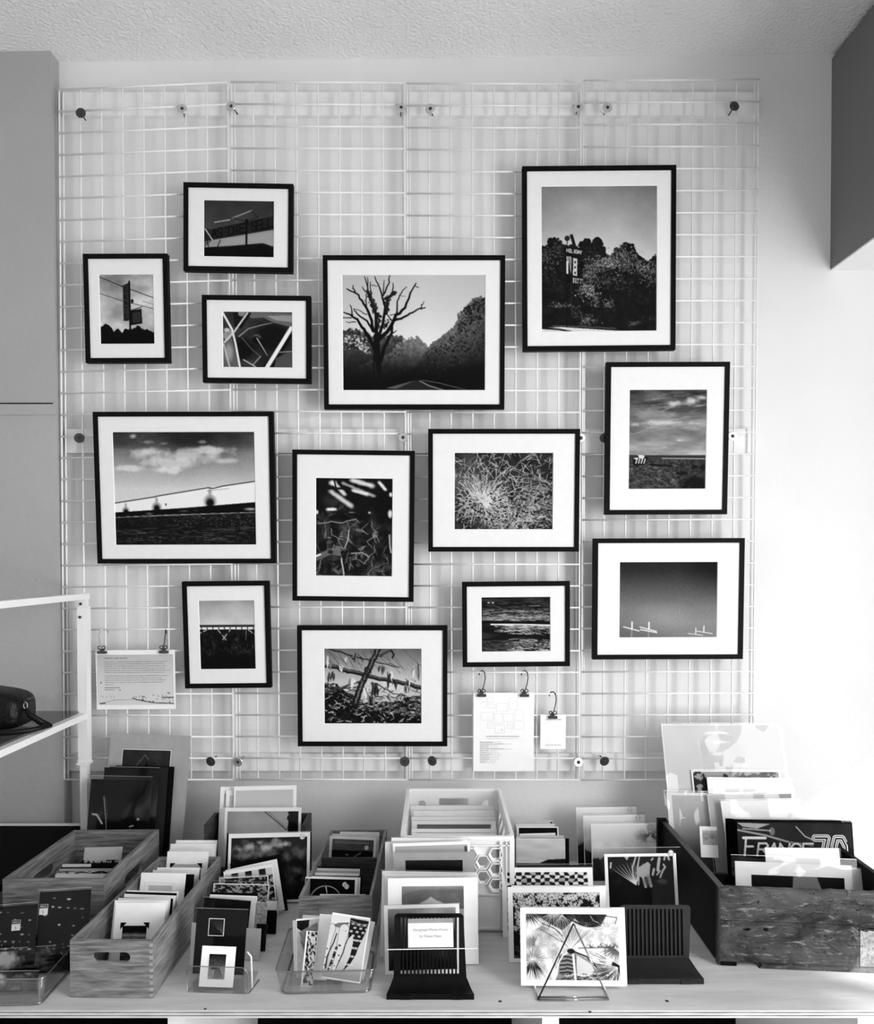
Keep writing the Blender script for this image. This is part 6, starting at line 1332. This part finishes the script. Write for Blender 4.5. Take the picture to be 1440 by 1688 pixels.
for z in (.03, .075, .125, .175): MB().lathe([(0, -.0020), (.0022, -.0016), (.0030, 0)], 10).build('nail_head', M['steeld'], root, Matrix.Translation((.0009, -.0016, z)))
for (xx_, w_, z0, z1) in ((.352, .112, .014, .106),):   # worn paper label
    rs_ = np.random.RandomState(5); k = 16
    pts = [(xx_, z0), (xx_+w_, z0)] + [(xx_+w_*(1-i/k), z1 + .002*rs_.randn()) for i in range(k)] + [(xx_, z1)]
    sheet('torn_label', pts, [], .0006, M['cratelt'], root, Matrix.Translation((0, -.0009, 0)))
for (xx_, w_, zz) in ((.060, .020, .098), (.112, .012, .099), (.366, .075, .112)):
    rs_ = np.random.RandomState(int(xx_*1000)); k = 8
    sheet('dark_gouge', [(xx_, zz-.003*rs_.rand()), (xx_+w_*.6, zz-.004), (xx_+w_, zz-.001)] + [(xx_+w_*(1-i/k), zz+.001+.005*rs_.rand()) for i in range(k)], [], .0006, M['frame'], root, Matrix.Translation((0, -.0011, 0)))
fl_ = CZ + .0125
card('sleeved_sheet', 'large pale sheet with a faint jar in a shiny clear sleeve', 'sleeved print', (1089, 1193.5), (1284, 1193.5), 2.58, 20, fl_, mat='cream', art=ph_jar, rect=(.01, .01, .99, .75), sleeve=.003, t=.003, shiny=.0035)
card('sleeved_sheet', 'greyish sleeved sheet rising before the jar sheet', 'sleeved print', (1146, 1258), (1238.5, 1259), 2.54, 20, fl_, mat='cream', sleeve=.002, shiny=.0035)
card('sleeved_sheet', 'dark mottled print in a sleeve before the jar sheet', 'sleeved print', (1139, 1270), (1283, 1271), 2.52, 20, fl_, art=lambda c: c.a.__setitem__(slice(None), np.where(c.noise(16) > .5, .08, .6)), rect=(.015, .01, .99, .9), sleeve=.003, t=.004)
r = card('sleeved_sheet', 'white card with a handwritten label before the dark mottled print', 'sleeved print', (1164.5, 1281), (1304.5, 1283), 2.495, 20, fl_, sleeve=.002, shiny=.0035)
bd = [ch for ch in r.children if ch.name.startswith('board')][0].data; W = max(v.co.x for v in bd.vertices)*2; H = max(v.co.z for v in bd.vertices)
lab_ = MB().box(W*.22, W*.49, -.0010, -.0002, H-.036, H-.003).build('written_label', M['paper'], r)
for i in range(4): dashes(lab_, W*.24, H-.0105-.0075*i, W*(.20, .05, .16, .23)[i], .0028, M['inkg'], 90+i, -.0012)
card('sleeved_sheet', 'grey print in a creased sleeve at the left of the old crate', 'sleeved print', (1098, 1306), (1165, 1307), 2.46, 20, fl_, mat='cream', art=lambda c: c.ramp([0, .45, .7, 1], [.74, .68, .4, .1]), rect=(.12, .03, .98, .98), sleeve=.005, side=.010, shiny=.0035)
card('sleeved_sheet', 'pale sleeved sheet behind the bright sheet of the old crate', 'sleeved print', (1165, 1309), (1304.5, 1307), 2.44, 19, fl_, mat='cream', sleeve=.004, art=lambda c: (c.a.fill(.76), c.poly([(.84, .0), (.99, .0), (.99, .2), (.9, .2)], .3, raw=True)), rect=(.01, .01, .99, .9), shiny=.0035)
card('sleeved_sheet', 'bright sleeved sheet directly behind the lettered poster', 'sleeved print', (1187, 1320), (1314, 1317.5), 2.41, 19, fl_, sleeve=.003, side=.005, shiny=.0035)
card('sleeved_sheet', 'small white bordered print at the left inside the old crate', 'sleeved print', (1152.5, 1362), (1181, 1363), 2.33, 16, fl_, art=lambda c: (c.ramp([0, .3, 1], [.8, .6, .7]), c.a.__iadd__((c.noise(9)-.5)*.4)), rect=(.14, .12, .99, .6), H=.09)
for i in range(4):
    card('sleeved_sheet', ('rearmost', 'second', 'third', 'foremost')[i] + ' of four black sleeves behind the lettered poster', 'sleeved print', (1195+5*i, 1349+i), (1400+i, 1351+i), 2.33-.018*i, 10, fl_, mat='dark', sleeve=.004, group='black sleeves behind the lettered poster')
card('sleeved_sheet', 'dark poster reading FRANCE 70 in big slanted letters', 'sleeved print', (1214, 1354.5), (1404, 1356), 2.24, 9, fl_, mat='dark', art=ph_graphic, rect=(.0, .01, .99, .76), t=.003, res=1.3)
card('sleeved_sheet', 'white sheet standing before the lettered poster', 'sleeved print', (1260, 1397), (1382, 1398.5), 2.17, 14, fl_, sleeve=.002, H=.20)
card('sleeved_sheet', 'cream sheet edge behind the foremost sleeve of the old crate', 'sleeved print', (1222, 1421), (1421, 1432), 2.11, 12, fl_, mat='cream', sleeve=.003)
card('sleeved_sheet', 'foremost creased clear sleeve with a black picture low inside', 'sleeved print', (1211, 1419.5), (1403, 1427), 2.09, 12, fl_, mat='cream', art=lambda c: (c.a.fill(.03), c.poly([(.45, 0), (.7, 0), (.8, .5), (.42, .5)], .45, raw=True)), rect=(.135, .17, .93, .9), sleeve=.018, side=.012, t=.003, shiny=.0035)
